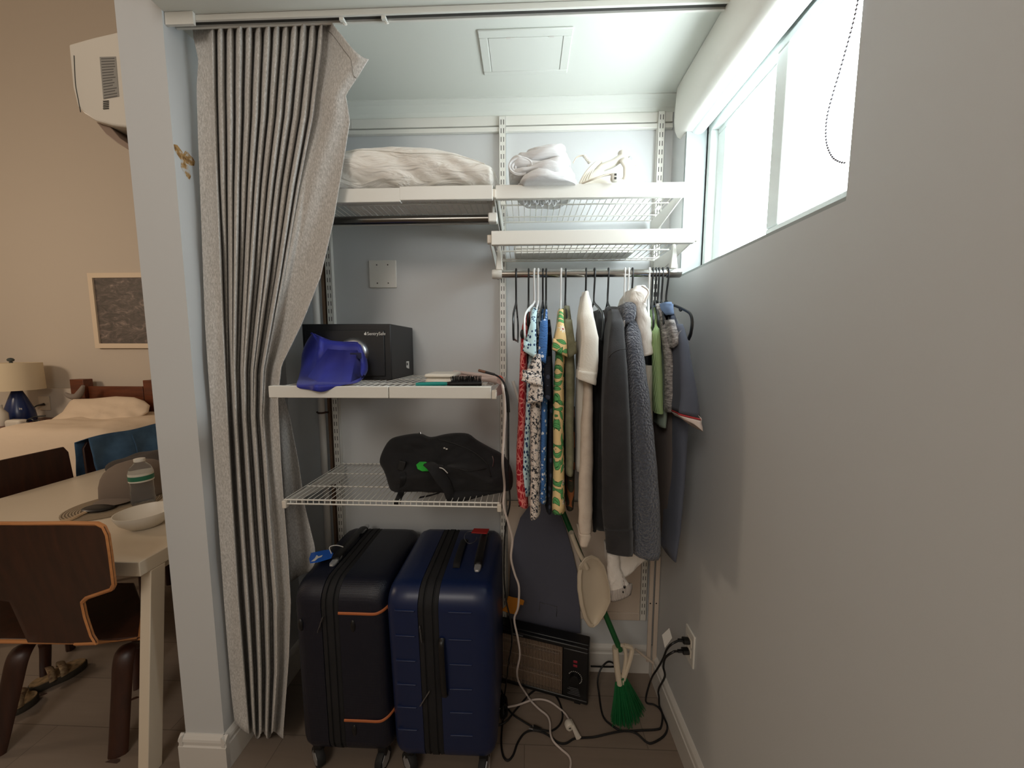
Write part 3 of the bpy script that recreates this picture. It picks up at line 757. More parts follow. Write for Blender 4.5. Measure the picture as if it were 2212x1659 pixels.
lv = [(790, 1386, 1416, 1.13, 1.38), (900, 1384, 1416, 1.13, 1.40), (1050, 1376, 1416, 1.13, 1.40), (1180, 1350, 1416, 1.13, 1.40), ((1204, 1212), 1322, 1414, 1.13, 1.40), ((1232, 1214), 1326, 1404, 1.13, 1.40), ((1256, 1230), 1338, 1378, 1.13, 1.36)]
MB().loft(loftlevels(lv, HX[1403], .008, .003, 4, True, .001, 3)).build('body', 'g_white', wj, smooth=True, angle=0)
lv = [(1200, 1312, 1340, 1.12, 1.22), (1230, 1310, 1342, 1.12, 1.22), (1262, 1312, 1362, 1.12, 1.22), ((1290, 1270), 1317, 1369, 1.12, 1.22), ((1304, 1286), 1318, 1366, 1.12, 1.22)]
MB().loft(loftlevels(lv, None, .012, .002, 4, True, .002, 5)).build('sleeve', 'g_white', wj, smooth=True, angle=0)
lv = [((1282, 1262), 1315, 1370, 1.117, 1.223), ((1292, 1272), 1316, 1371, 1.116, 1.224), ((1305, 1287), 1318, 1367, 1.118, 1.222)]
MB().loft(loftlevels(lv, None, .014, .002, 3)).build('sleeve_cuff', 'ribcuff', wj, smooth=True, angle=0)
MB().tube([PY(1343, 1240, 1.114), PY(1347, 1256, 1.11), PY(1349, 1266, 1.11)], .0012, 5, 3).build('drawcord', 'ribcuff', wj)
for (x, y, rr) in ((1349, 1268, .0038), (1346, 1279, .0024)):
    q = PY(x, y, 1.112); MB().blob((q.x, q.y, q.z), (rr, rr, rr * 1.5), 10, 8).build('cord_toggle', 'black', wj, smooth=True)
M['g_green'] = cloth('light_green_rib', (158, 186, 132), .9, 300, .4)
t = NT('light_green_rib_knit')
wv = t.n('ShaderNodeTexWave', Vector=t.mapped((1, 1, .1)), Scale=130.0, Distortion=.5)
t.bump(wv.outputs[0], .6, .002); M['g_green'] = t.fin(t.mix(wv.outputs[0], (146, 176, 120), (170, 198, 144)), .9)
garment('top', 'light green ribbed top right of the white hood', 'top', 'g_green', 1410,
  [(664, 1409, 1416, 1.19, 1.31), (690, 1408, 1426, 1.12, 1.38), (720, 1408, 1432, 1.09, Yk), (770, 1411, 1436, 1.08, Yk), (830, 1414, 1438, 1.08, Yk), (890, 1418, 1439, 1.08, Yk), (895, 1418, 1439, 1.08, Yk)], seed=13, hb=.004)
M['g_sage'] = cloth('sage_jersey', (128, 142, 130), .9)
garment('shirt', 'sage grey shirt between light green top and grey marled shirt', 'shirt', 'g_sage', 1417,
  [(672, 1419, 1428, 1.18, 1.32), (700, 1424, 1438, 1.115, 1.38), (750, 1432, 1447, 1.105, Yk), (830, 1430, 1448, 1.105, Yk), (900, 1429, 1447, 1.105, Yk), (925, 1429, 1444, 1.105, Yk)], seed=14, hb=.004)
t = NT('grey_marl')
n1 = t.noise(90, 4, t.mapped((.7, .7, 2.2)), .7)
M['g_marl'] = t.fin(t.ramp(n1.outputs[0], [(.36, (92, 90, 90)), (.52, (150, 146, 144)), (.66, (186, 182, 178))]), .95)
mg = garment('shirt', 'grey marled shirt with small tipped sleeve', 'shirt', 'g_marl', 1423,
  [(655, 1416, 1432, 1.17, 1.30), (685, 1424, 1442, 1.12, 1.38), (720, 1432, 1454, 1.08, Yk), (770, 1439, 1460, 1.06, Yk), (830, 1441, 1468, 1.055, Yk), ((894, 884), 1441, 1474, 1.055, Yk)],
  [('sleeve', [(690, 1446, 1458, 1.06, 1.10), (718, 1452, 1468, 1.04, 1.085), (735, 1454, 1475, 1.035, 1.08), ((752, 736), 1456, 1475, 1.035, 1.08)], None)], seed=15, hb=.004)
M['g_brownrib'] = cloth('brown_grey_rib', (92, 84, 80), .95, 120, .7)
garment('cardigan', 'long brown grey ribbed cardigan hanging low beside the fleece', 'cardigan', 'g_brownrib', 1423,
  [(880, 1444, 1460, 1.125, 1.40), (960, 1446, 1464, 1.118, Yk), (1040, 1447, 1462, 1.115, Yk), (1120, 1446, 1460, 1.115, Yk), ((1192, 1188), 1443, 1456, 1.115, Yk)], seed=16, hb=.004)
M['g_polo'] = cloth('dark_grey_pique', (82, 87, 100), .9, 500, .4)
po = garment('polo_shirt', 'dark grey polo with white and red striped sleeve hem, nearest the wall', 'polo shirt', 'g_polo', 1431,
  [(662, 1440, 1452, 1.17, 1.32), (690, 1447, 1468, 1.12, 1.38), (720, 1455, 1480, 1.09, Yk), (780, 1462, 1492, 1.07, Yk), (860, 1462, 1498, 1.07, Yk), (930, 1464, 1496, 1.07, Yk), (1000, 1466, 1490, 1.07, Yk), (1080, 1462, 1484, 1.07, Yk), (1150, 1458, 1476, 1.07, Yk), ((1212, 1218), 1452, 1466, 1.07, Yk)],
  [('sleeve', [(700, 1462, 1478, 1.05, 1.12), (740, 1470, 1490, 1.02, 1.10), (800, 1472, 1500, 1.00, 1.08), (860, 1472, 1512, .985, 1.07), ((892, 905), 1464, 1518, .98, 1.06)], None)], seed=17, hb=.004)
t = NT('striped_hem')
gz = t.n('ShaderNodeSeparateXYZ', Vector=t.n('ShaderNodeTexCoord').outputs['Generated'])
M['hemstripe'] = t.fin((222, 206, 198), .9)
MB().loft(loftlevels([((893, 906), 1463, 1519, .978, 1.062), ((896, 910), 1463, 1520, .978, 1.062)], None, .02, 0, 2, False)).build('hem_stripe', mat('red_stripe', (176, 52, 58), .9), po, smooth=True, angle=0)
MB().loft(loftlevels([((897, 911), 1463, 1520, .977, 1.063), ((906, 926), 1476, 1523, .977, 1.063), ((912, 934), 1494, 1522, .978, 1.062)], None, .02, 0, 3)).build('sleeve_hem', 'hemstripe', po, smooth=True, angle=0)
MB().loft(loftlevels([(652, 1437, 1454, 1.12, 1.24), (664, 1438, 1458, 1.105, 1.24), (680, 1442, 1460, 1.10, 1.22)], None, .012, 0, 3)).build('collar', mat('blue_grey_collar', (96, 116, 146), .9), po, smooth=True, angle=0)
M['g_dark'] = cloth('black_jersey', (18, 18, 20), .95)
garment('top', 'black top half hidden between hanger end and black jacket', 'top', 'g_dark', 1284,
  [(668, 1292, 1300, 1.16, 1.34), (690, 1291, 1306, 1.11, 1.39), (740, 1288, 1308, 1.085, Yk), (850, 1284, 1302, 1.083, 1.40), (1000, 1280, 1294, 1.083, 1.40), (1150, 1278, 1292, 1.083, 1.40)], seed=18, hb=.003)
garment('trousers', 'black trousers glimpsed between white hood and light green top', 'trousers', 'g_dark', 1403,
  [(740, 1402, 1412, 1.17, 1.40), (800, 1402, 1415, 1.155, 1.41), (900, 1402, 1416, 1.15, 1.41), (1000, 1404, 1416, 1.15, 1.41)], seed=19, hb=.003)

# ------------------------------------------------------------------ curtain
cu = thing('curtain', 'long grey linen curtain gathered at the left side of the closet', 'curtain', (-.85, 1.15, .03))
XLt = [(20, 412), (80, 418), (130, 429), (190, 425), (300, 428), (400, 432), (700, 443), (1000, 463), (1300, 484), (1500, 500), (1600, 512)]
XRt = [(10, 694), (22, 704), (42, 738), (80, 772), (128, 797), (165, 774), (205, 747), (235, 752), (262, 756), (350, 742), (480, 720), (600, 692), (700, 652), (790, 608), (860, 601), (1000, 607), (1100, 614), (1200, 622), (1300, 628), (1420, 624), (1580, 612)]
XMt = [(20, 699), (100, 694), (250, 676), (400, 646), (600, 612), (800, 574), (900, 570), (1100, 584), (1300, 600), (1450, 600), (1580, 592)]
XFt = [(20, 454), (200, 457), (400, 464), (700, 478), (1000, 494), (1300, 512), (1580, 536)]
def ctop(s_): return 46 - 22 * sstep(s_ / .14) if s_ < .9 else lerp(24, 128, sstep((s_ - .9) / .1) ** 1.0)
UM = .88
def curt(u, v):
    y = lerp(ctop(u), 1588 - 26 * (1 - sstep(u / .2)) + 8 * math.sin(u * 20), v)
    a, m_, c = pl(XLt, y), pl(XMt, y), pl(XRt, y)
    nf = 12.0
    ph = max(0, (u - .12)) / (UM - .12) * nf * 2 * PI
    k = sstep((y - 150) / 1000.)
    fx_ = pl(XFt, y)
    x = lerp(a, fx_, u / .11) if u < .11 else lerp(fx_, m_, (u - .11) / (UM - .11)) if u < UM else lerp(m_, c, (u - UM) / (1 - UM))
    fold1 = math.cos(ph + .35 * math.sin(y / 190. + u * 9))
    fold1 = fold1 * (1.25 - .25 * fold1 * fold1)
    fold2 = math.cos(ph / 2.9 + .4 + .25 * math.sin(y / 260.)); fold2 = fold2 * (1.3 - .3 * fold2 * fold2)
    e1 = sstep((u - .09) / .05) * (1 - sstep((u - UM) / .04))
    am1 = lerp(.019, .0025, k) * e1; am2 = lerp(.0, .033, k) * (1 - .6 * sstep((u - UM) / .06))
    depth = 1.152 - am1 * fold1 - am2 * fold2 + .003 * math.sin(y / 70. + u * 31) + .0015 * math.sin(y / 33. + u * 11)
    x += (m_ - a) / 160. * math.sin(ph + .4 * k) * e1
    if u > UM:   # free end: soft broad folds, the heading corner flipped outwards
        f = (u - UM) / (1 - UM); top = 1 - sstep((y - 60) / 380.)
        depth += -.045 * f * top + .012 * math.sin(f * 5.5 + y / 120.) * (1 - .5 * k) - .012 * sstep(f) + .02 * math.exp(-(f / .10) ** 2) * (1 - .6 * k)
    return PY(x, y, depth)
MB().grid(curt, 330, 130).build('cloth', 'curtain', cu, smooth=True, angle=0, solid=.0015)
# hem stitching lines of the turned heading
b = MB()
b.tube([curt(u, .028) + V((0, -.002, 0)) for u in [lerp(.905, .998, i / 14) for i in range(15)]], .0008, 5, 2)
b.build('heading_stitch', mat('stitch_grey', (118, 112, 104), .9), cu)
IL = [(850, 596), (1000, 605), (1100, 612), (1250, 622)]
IR = [(850, 612), (900, 626), (1000, 645), (1100, 660), (1180, 680), (1215, 682), (1250, 662)]
def inner(u, v):
    y = lerp(850, 1262 - 30 * u, v)
    x = lerp(pl(IL, y), pl(IR, y), u)
    return PY(x, y, 1.235 + .012 * math.sin(u * 7 + y / 300.) * sstep((y - 850) / 200) + .02 * u)
MB().grid(inner, 40, 40).build('inner_fold', 'curtain', cu, smooth=True, angle=0, solid=.0015)

# riser pipe in the left corner
rp = thing('riser_pipe', 'thin white riser pipe in the left closet corner beside the curtain', 'pipe', (PY(690, 900, 1.49).x, 1.49, 0))
pa, pb = PY(684, 640, 1.49), PY(708, 1180, 1.49); pxm = (pa.x + pb.x) / 2
MB().lathe([(.0135, .01), (.0135, ZC - .01)], (pxm, 1.49, 0), 14).build('pipe', 'trim', rp, smooth=True)
b = MB(); zc_ = PY(690, 892, 1.48).z
b.lathe([(.016, -.004), (.017, -.003), (.017, .003), (.016, .004)], (pxm, 1.49, zc_), 14).box((pxm - .026, 1.494, zc_ - .003), (pxm + .026, 1.50, zc_ + .003))
b.build('clamp', mat('rusty_clamp', (82, 62, 54), .6, .5), rp)
MB().box((pxm + .016, 1.508, .14), (pxm + .026, 1.528, ZC - .12)).build('backing_strip', mat('bare_wood_strip', (120, 96, 76), .8), rp)

# ------------------------------------------------------------------ upper shelves: pillow, bundle, iron, flat box
zt = zC_ + .0015
pl0, pl1 = PY(722, 380, yC + .05), PY(1075, 380, yC + .03)
pw = thing('pillow', 'big white creased bed pillow lying on the upper left shelf', 'pillow', ((pl0.x + pl1.x) / 2, 1.32, zt))
OUT = [(690, 352), (735, 335), (800, 322), (860, 318), (940, 323), (990, 334), (1030, 350), (1062, 366), (1076, 376)]
def pill(u, v):
    # u along the length, v around the section
    px = lerp(722, 1076, u); yy = 1.215
    top = PY(px, pl(OUT, px), 1.24).z; x = PY(px, 380, yC + .06).x
    a = v * 2 * PI; endk = min(1, math.sqrt(max(0, 1 - max(0, (u - .90) / .10) ** 2)) + .25)
    hz = (top - zt) / 2; d = .155 * endk
    cz = zt + hz
    z = cz + hz * math.copysign(abs(math.sin(a)) ** .8, math.sin(a)); y = 1.325 + d * math.copysign(abs(math.cos(a)) ** .65, math.cos(a))
    nz = noise.noise(V((x * 9 + z * 16, y * 3, z * 10))) * .011 + noise.noise(V((x * 26 + z * 44, 3 + y * 6, z * 14))) * .006
    if z > zt + .012: y += nz * (1 if math.cos(a) < 0 else .4); z += nz * .25
    return V((x, y, max(z, zt)))
b = MB(); n_, m_ = 96, 40
b.loft([[pill(i / n_, k / m_) for k in range(m_)] for i in range(n_ + 1)])
b.build('cushion', 'pillow', pw, smooth=True, angle=0)
b = MB(); b.tube([pill(u, .44 - .02 * math.sin(u * 9)) + V((0, -.0025, .0)) for u in [i / 30 for i in range(29)]], .0011, 5, 2)
b.build('seam', 'pillow', pw, smooth=True)
e_ = PY(1050, 385, 1.19)
MB().loft([[PY(px_, py_, 1.205 + .05 * k) for px_, py_ in ((1040 - 6 * k, 372), (1058, 368), (1076 - 5 * k, 378), (1066 - 4 * k, 398), (1046 - 4 * k, 400))] for k in range(3)]).build('pillowcase_end', 'pillow', pw, smooth=True, sub=2)

zs_ = zA + .0015
def roll(u, v, c0, c1, zt_, hh, seed):
    pass
bu = thing('folded_sheet', 'rolled bundle of white bed sheets on the upper right shelf', 'bedding', (PY(1170, 400, 1.24).x, 1.26, zs_))
SO = [(1096, 390), (1100, 370), (1112, 354), (1135, 342), (1165, 336), (1190, 332), (1212, 338), (1230, 350), (1242, 366), (1246, 382), (1240, 398)]
def bundle(c, rx, ry, rz_, seed, fr, rowk=0):
    def fn(p, u):
        d = noise.noise(V((p.x * 16 + seed, p.y * 10, seed))) * .012 + noise.noise(V((p.x * 48, p.y * 30, p.z * 60 + seed))) * .005
        q = p + u * d + V((0, 0, .011 * noise.noise(V((p.x * 11 + seed, p.y * 6, 1)))))
        q.z = max(q.z, zs_); return q
    return MB().blob(c, (rx, ry, rz_), 56, 34, fn, .62)
x0_, x1_ = PY(1097, 390, 1.2).x, PY(1245, 390, 1.2).x; ztop = PY(1170, 337, 1.26).z
xm = (x0_ + x1_) / 2; hw = (x1_ - x0_) / 2
hh_ = (ztop - zs_) / 5
for k, (dx, kx, dy) in enumerate(((.012, .92, 0), (.0, .98, -.008), (-.006, .95, .0), (.006, .84, -.004), (.016, .62, .01))):
    bundle((xm + dx, 1.262 + dy, zs_ + hh_ * (k + .5)), hw * kx, .118 - .008 * k, hh_ * .74, 3.0 * k, 1).build('fold_layer', 'sheet', bu, smooth=True, angle=0)
b = MB()
for k in range(3):   # rolled edge showing at the near end, as spiral folds
    r_ = .030 - .008 * k; b.tube([(xm - hw * .62 + r_ * 1.15 * math.cos(a), 1.165 + .004 * k, zs_ + .048 + r_ * .8 * math.sin(a)) for a in [i * .4 for i in range(14)]], .0042, 6, 3)
b.build('rolled_edge', 'sheet', bu, smooth=True)
b = MB()
for k in range(9):
    x = xm - hw * .5 + k * .014 + random.uniform(-.004, .004); y = 1.29 + .02 * math.sin(k * 2.1)
    b.tube([(x - .006, y, zs_ + .012), (x - .003, y, zs_ - .012), (x + .004, y + .003, zs_ - .011), (x + .007, y, zs_ + .012)], .0045, 6, 3)
b.build('sagging_frill', 'sheet', bu, smooth=True)

ir = thing('clothes_iron', 'white clothes iron with cord wound round its heel, on the upper right shelf', 'iron', (PY(1320, 400, 1.25).x, 1.26, zs_))
def IP(px, py, Y=1.24): return PY(px, py, Y)
M['ironw'] = mat('iron_plastic', (226, 222, 210), .35)
# soleplate: pointed boat outline, tip to the right
xa, xb_ = IP(1252, 395).x, IP(1398, 395).x
so = []
for i in range(25):
    u = i / 24; so.append((lerp(xa, xb_, u), .052 * (1 - max(0, (u - .35) / .65) ** 1.9)))
out = [V((x, 1.25 - w_, 0)) for x, w_ in so] + [V((x, 1.25 + w_, 0)) for x, w_ in reversed(so[:-1])]
MB().hexa([p + V((0, 0, zs_)) for p in out], [p + V((0, 0, zs_ + .008)) for p in out]).build('soleplate', mat('grey_soleplate', (150, 152, 154), .3, .6), ir, bevel=.002)
# skirt body
c_ = sum(out, V()) / len(out)
rings = []
for h_, k in ((.008, .97), (.016, .93), (.026, .80), (.034, .62)):
    rings.append([c_ + (p - c_) * k + V((.006 * (h_ > .02), 0, zs_ + h_)) for p in out])
MB().loft(rings).build('body', 'ironw', ir, smooth=True, angle=50)
hp = [(1288, 388), (1290, 372), (1302, 362), (1322, 354), (1338, 344), (1350, 338), (1360, 340), (1368, 352), (1376, 368), (1384, 384), (1388, 393)]
MB().tube([IP(x, y) for x, y in hp], lambda u: (.016 - .002 * math.sin(u * PI), .0125), 12, 5).build('handle', 'ironw', ir, smooth=True)
tk = [(1336, 346), (1351, 337), (1362, 344), (1374, 362), (1388, 386), (1392, 396), (1340, 396), (1346, 380), (1346, 362)]
MB().loft([[IP(x, y, 1.25 + d_) for x, y in tk] for d_ in (-.034, .034)]).build('water_tank', 'ironw', ir, bevel=.012, bseg=4)
tk = [(1258, 396), (1266, 380), (1284, 366), (1300, 362), (1306, 372), (1296, 384), (1310, 396)]
MB().loft([[IP(x, y, 1.25 + d_) for x, y in tk] for d_ in (-.030, .030)]).build('heel', 'ironw', ir, bevel=.010, bseg=4)
q = IP(1344, 336); MB().lathe([(.0, .010), (.012, .010), (.014, .006), (.013, -.006)], (q.x, q.y, q.z + .002), 16).build('steam_dial', 'ironw', ir, smooth=True)
b = MB(); q = IP(1357, 349); b.box((q.x - .003, q.y - .014, q.z - .004), (q.x + .012, q.y - .006, q.z + .010), Matrix.Rotation(.7, 3, 'Y')); b.build('spray_button', mat('grey_button', (180, 184, 190), .4), ir, bevel=.002)
b = MB(); q = IP(1374, 367, 1.232); b.box((q.x - .010, q.y - .008, q.z - .006), (q.x + .014, q.y + .006, q.z + .006), Matrix.Rotation(.9, 3, 'Y')); b.build('water_cap', 'ironw', ir, bevel=.003)
b = MB()
for k in range(4):
    b.tube([IP(1252 + 5 * k, 396, 1.19 + .012 * k), IP(1266 + 5 * k, 372 - 2 * k, 1.185 + .01 * k), IP(1286 + 3 * k, 352, 1.20 + .01 * k), IP(1296 + k, 350, 1.26), IP(1290, 362, 1.29), IP(1268 + 4 * k, 390, 1.29)], .003, 6, 5)
b.tube([IP(1256, 397, 1.19), IP(1280, 388, 1.17), IP(1305, 379, 1.17), IP(1325, 376, 1.175)], .003, 6, 5)
b.tube([IP(1238, 352, 1.25), IP(1246, 340, 1.25), IP(1258, 336, 1.25), IP(1263, 340, 1.25)], .0022, 6, 5)
b.build('cord', mat('cream_cord', (214, 204, 186), .5), ir, smooth=True)
a, c = IP(1262, 336, 1.25), IP(1274, 352, 1.25)
MB().tube([a, a.lerp(c, .5), c], lambda u: .0055 + .0008 * math.sin(u * 30), 10, 8).build('strain_relief', 'ironw', ir, smooth=True)
q = IP(1328, 384, 1.17); b = MB().blob((q.x, q.y, q.z), (.013, .009, .013), 14, 10, None, .6); pg = b.build('plug', 'ironw', ir, smooth=True)
b = MB()
for dz in (-.005, .005): b.box((q.x - .003, q.y - .0102, q.z + dz - .003), (q.x + .003, q.y - .008, q.z + dz + .003))
b.build('plug_slot', 'slot', pg)
# flat white box on the second shelf
f0, f1 = PY(1112, 556, 1.46), PY(1358, 552, 1.46)
fb = thing('flat_box', 'flat white box lying on the wire shelf above the clothes rail', 'box', ((f0.x + f1.x) / 2, 1.36, zB + .002))
MB().box((f0.x, 1.40, zB + .002), (f1.x, 1.49, zB + .018)).build('tray', 'white', fb, bevel=.003)
MB().box((f0.x - .002, 1.398, zB + .0185), (f1.x + .002, 1.492, zB + .028)).build('lid', 'white', fb, bevel=.003)

# ------------------------------------------------------------------ middle shelf: safe, pouch, hair things
zm = zD + .0016
sy0 = PZ(846, 821, zm).y
sA, sB = PY(664, 700, sy0), PY(846, 700, sy0)
sfT = sA.z; sx0, sx1 = PY(655, 760, sy0).x, PY(845, 760, sy0).x; sy1 = sy0 + .25
sf = thing('safe', 'black steel safe with round dial standing on the middle left shelf', 'safe', ((sx0 + sx1) / 2, sy0 + .12, zm))
M['safe'] = mat('safe_black', (22, 23, 25), .45, bump=(600, .3, .0006))
MB().box((sx0, sy0, zm), (sx1, sy1, sfT)).build('body', 'safe', sf, bevel=.003)
dw = MB().box((sx0 + .014, sy0 - .006, zm + .014), (sx1 - .022, sy0 - .0005, sfT - .022)).build('door', 'safe', sf, bevel=.002)
q = PY(763, 762, sy0 - .01)
MB().lathe([(.0, .020), (.038, .020), (.046, .017), (.051, .010), (.053, .0)], (q.x, sy0 - .006, q.z), 32, 'Y', rot=Matrix.Rotation(PI, 3, 'X')).build('dial', 'steel', dw, smooth=True)
MB().lathe([(.0, .026), (.020, .026), (.024, .020)], (q.x, sy0 - .006, q.z), 24, 'Y', rot=Matrix.Rotation(PI, 3, 'X')).build('dial_knob', 'black', dw, smooth=True)
tl = PY(793, 724, sy0 - .007)
text('SentrySafe', .0155, 'lettering', 'paper', dw, tl, (PI / 2, 0, 0))
b = MB(); lx = tl.x - .006
b.prism([(lx - .004, sy0 - .0068, tl.z + .001), (lx + .003, sy0 - .0068, tl.z), (lx + .0035, sy0 - .0068, tl.z + .006), (lx + .001, sy0 - .0068, tl.z + .012), (lx - .001, sy0 - .0068, tl.z + .008), (lx - .0045, sy0 - .0068, tl.z + .006)], (0, .0006, 0)); b.build('logo', 'paper', dw)
# curled price sticker on the right side
q = PX(880, 788, sx1 + .001)
sk = MB().grid(lambda u, v: (sx1 + .001 + .010 * max(0, u - .55) ** 1.5, q.y - .012 + .024 * u, q.z - .010 + .024 * v - .006 * u * (1 - v)), 8, 4).build('sticker', 'paper', sf, solid=.0006)
b = MB()
for k in range(7): b.box((sx1 + .0014, q.y - .009 + k * .0019, q.z - .002), (sx1 + .0018, q.y - .009 + k * .0019 + .0009, q.z + .008))
b.build('barcode', 'black', sk)

M['royal'] = cloth('royal_blue_nylon', (32, 42, 152), .55, 900, .3, (6, (26, 32, 128)), .1)
po_y = yD + .02
OUTP = [(673, 722), (678, 722), (693, 729), (715, 737), (745, 740), (774, 741), (783, 757), (788, 780), (789, 800), (780, 817), (765, 828), (740, 832), (712, 842), (693, 847), (668, 842), (641, 836), (646, 812), (650, 790), (652, 765), (660, 742)]
pc = thing('drawstring_pouch', 'royal blue nylon pouch leaning against the front of the safe', 'pouch', (PY(715, 840, po_y).x, po_y, zm))
OUTP = closed(OUTP)
cen = (714, 792)
def pouch(u, v):
    a = v * len(OUTP); i = int(a + 1e-6) % len(OUTP); f = a - int(a)
    p, q_ = OUTP[i], OUTP[(i + 1) % len(OUTP)]
    ox, oy = lerp(p[0], q_[0], f), lerp(p[1], q_[1], f)
    k = math.sin(u * PI / 2)
    x, y = lerp(cen[0], ox, k), lerp(cen[1], oy, k)
    w = math.cos(u * PI / 2)
    low = sstep((y - 770) / 60.)
    Y = (sy0 - .018) - (.040 + .03 * low) * w ** .8 - .006 - .042 * low
    Y = lerp(Y, yD - .016 - .012 * w, sstep((y - 812) / 22.))
    Y += .006 * math.sin(x / 13. + y / 40.) + .004 * math.sin(y / 11. - x / 30.) - .010 * math.exp(-((x - 688 + (y - 760) * .12) / 5.) ** 2)
    return PY(x, y, Y)
b = MB(); n_, m_ = 18, 120
b.loft([[pouch((i + .3) / (n_ + .3), k / m_) for k in range(m_)] for i in range(n_ + 1)] + [[(lambda p: V((p.x, p.y + .02, p.z)))(pouch(1, k / m_)) for k in range(m_)]])
b.build('bag', 'royal', pc, smooth=True, angle=0)
g = [PY(x, y, sy0 - .076) for x, y in ((756, 762), (780, 762), (780, 775), (756, 775))]
MB().prism(g, (0, .004, 0)).build('label_patch', mat('navy_patch', (22, 26, 66), .7), pc, bevel=.001)
b = MB(); b.tube([pouch(.98, k / 60) + V((0, -.004, .001)) for k in range(0, 16)], .0022, 6, 3)
b.build('hem', 'royal', pc, smooth=True)

# hair brush
zb = zD + .008
hb = thing('hair_brush', 'black bristled hair brush with teal handle on the middle shelf', 'brush', (PZ(970, 826, zb).x, yD + .03, zb - .006))
h0, h1, h2 = PZ(898, 831, zb), PZ(966, 829, zb), PZ(1040, 828, zb)
MB().tube([h0, h0.lerp(h1, .2), h0.lerp(h1, .7), h1], lambda u: .0055 + .0015 * math.sin(u * PI), 10, 5).build('handle', mat('teal_handle', (12, 128, 118), .4), hb, smooth=True)
MB().tube([h1, h1.lerp(h2, .15), h1.lerp(h2, .5), h1.lerp(h2, .9), h2], lambda u: (.006 + .009 * sstep(u * 3), .006 + .002 * sstep(u * 3)), 12, 5).build('head', 'black', hb, smooth=True)
b = MB()
for i in range(17):
    for j in range(5):
        p = h1.lerp(h2, .14 + .83 * i / 16) + V((0, (j - 2) * .0055, .006)); b.tube([p, p + V((random.uniform(-.002, .002), (j - 2) * .0015, .016 + random.uniform(-.001, .002)))], .0008, 4, 0)
b.build('bristles', 'black', hb)
# straightener, white box, pencil
ht = thing('hair_straightener', 'pale pink hair straightener on the right end of the middle shelf', 'hair straightener', (PZ(1040, 822, zm).x, yD + .07, zm))
hs0, hs1 = PZ(998, 812, zm + .012), PZ(1082, 822, zm + .012)
M['pinkw'] = mat('pale_pink_plastic', (226, 206, 200), .35)
MB().tube([hs0, hs0.lerp(hs1, .3), hs0.lerp(hs1, .7), hs1], lambda u: (.012 + .004 * u, .008 + .004 * u), 12, 5).build('lower_arm', 'pinkw', ht, smooth=True)
q0, q1 = hs0 + V((-.03, .02, .014)), hs1 + V((-.002, .004, .008))
MB().tube([q0, q0.lerp(q1, .5), q1], lambda u: (.009, .005 + .003 * u), 12, 6).build('upper_arm', 'pinkw', ht, smooth=True)
MB().tube([hs1 + V((-.012, 0, .003)), hs1 + V((-.004, 0, .012)), hs1 + V((.004, 0, .006))], .004, 8, 4).build('band', mat('coral_band', (214, 96, 82), .5), ht, smooth=True)
bx0, bx1 = PZ(944, 822, zm).x, PZ(1000, 822, zm).x
wb = thing('hand_mirror', 'small rounded off white box behind the hair brush', 'box', ((bx0 + bx1) / 2, yD + .13, zm))
MB().box((bx0, yD + .075, zm), (bx1, yD + .2, zm + .021)).build('base', 'offwhite', wb, bevel=.012, bseg=4)
MB().box((bx0 - .001, yD + .074, zm + .0215), (bx1 + .001, yD + .201, zm + .034)).build('lid', 'offwhite', wb, bevel=.011, bseg=4)
wb.name = 'small_box'
pn = thing('eyeliner_pencil', 'short brown and black pencil resting beside the straightener', 'pencil', (PZ(1055, 806, zm + .03).x, yD + .12, zm + .027))
c0, c1_ = PY(1034, 800, yD + .075), PY(1068, 809, yD + .06)
MB().tube([c0, c0.lerp(c1_, .45)], .0042, 8, 0).build('cap', mat('brown_cap', (112, 74, 52), .5), pn, smooth=True)
MB().tube([c0.lerp(c1_, .45), c1_], .0038, 8, 0).build('barrel', 'black', pn, smooth=True)

# ------------------------------------------------------------------ lower shelf: backpack
zl = zE + .002
bk = thing('backpack', 'black backpack lying on its side on the lower wire shelf', 'backpack', (PZ(960, 1060, zl).x, 1.32, zl))
M['bpk'] = cloth('backpack_black', (17, 17, 19), .85, 800, .5, (9, (24, 24, 27)))
BO = [(820, 998), (826, 975), (842, 950), (866, 941), (906, 936), (930, 944), (960, 938), (985, 935), (1012, 937), (1030, 950), (1060, 967), (1084, 980), (1100, 1000), (1108, 1030), (1104, 1058), (1085, 1062), (1040, 1064), (960, 1070), (905, 1064), (850, 1066), (840, 1050), (834, 1030), (828, 1015)]
BO = closed(BO)
bcen = (962, 1006)
def bp_(u, v, back=False):
    a = v * len(BO); i = int(a) % len(BO); f = a - int(a)
    p, q_ = BO[i], BO[(i + 1) % len(BO)]
    ox, oy = lerp(p[0], q_[0], f), lerp(p[1], q_[1], f)
    k = math.sin(u * PI / 2) ** .9
    x, y = lerp(bcen[0], ox, k), lerp(bcen[1], oy, k)
    w = math.cos(u * PI / 2)
    Ye = 1.30 - .07 * sstep((oy - 960) / 90.) * 1.0
    Y = Ye - .10 * w ** .6 * (1 if not back else -1.2)
    n_ = noise.noise(V((x / 45., y / 30., 4))) * .014 + noise.noise(V((x / 17., y / 13., 9))) * .006
    Y += n_ * (w > .02)
    p = PY(x, y, Y); p.z = max(p.z, zl + .003); return p
b = MB(); n_, m_ = 22, 150
b.loft([[bp_((i + .3) / (n_ + .3), k / m_) for k in range(m_)] for i in range(n_ + 1)] + [[bp_(1 - (i + 1) / 9, k / m_, True) if i < 8 else bp_(.1, k / m_, True) for k in range(m_)] for i in range(9)])
b.build('bag', 'bpk', bk, smooth=True, angle=0)
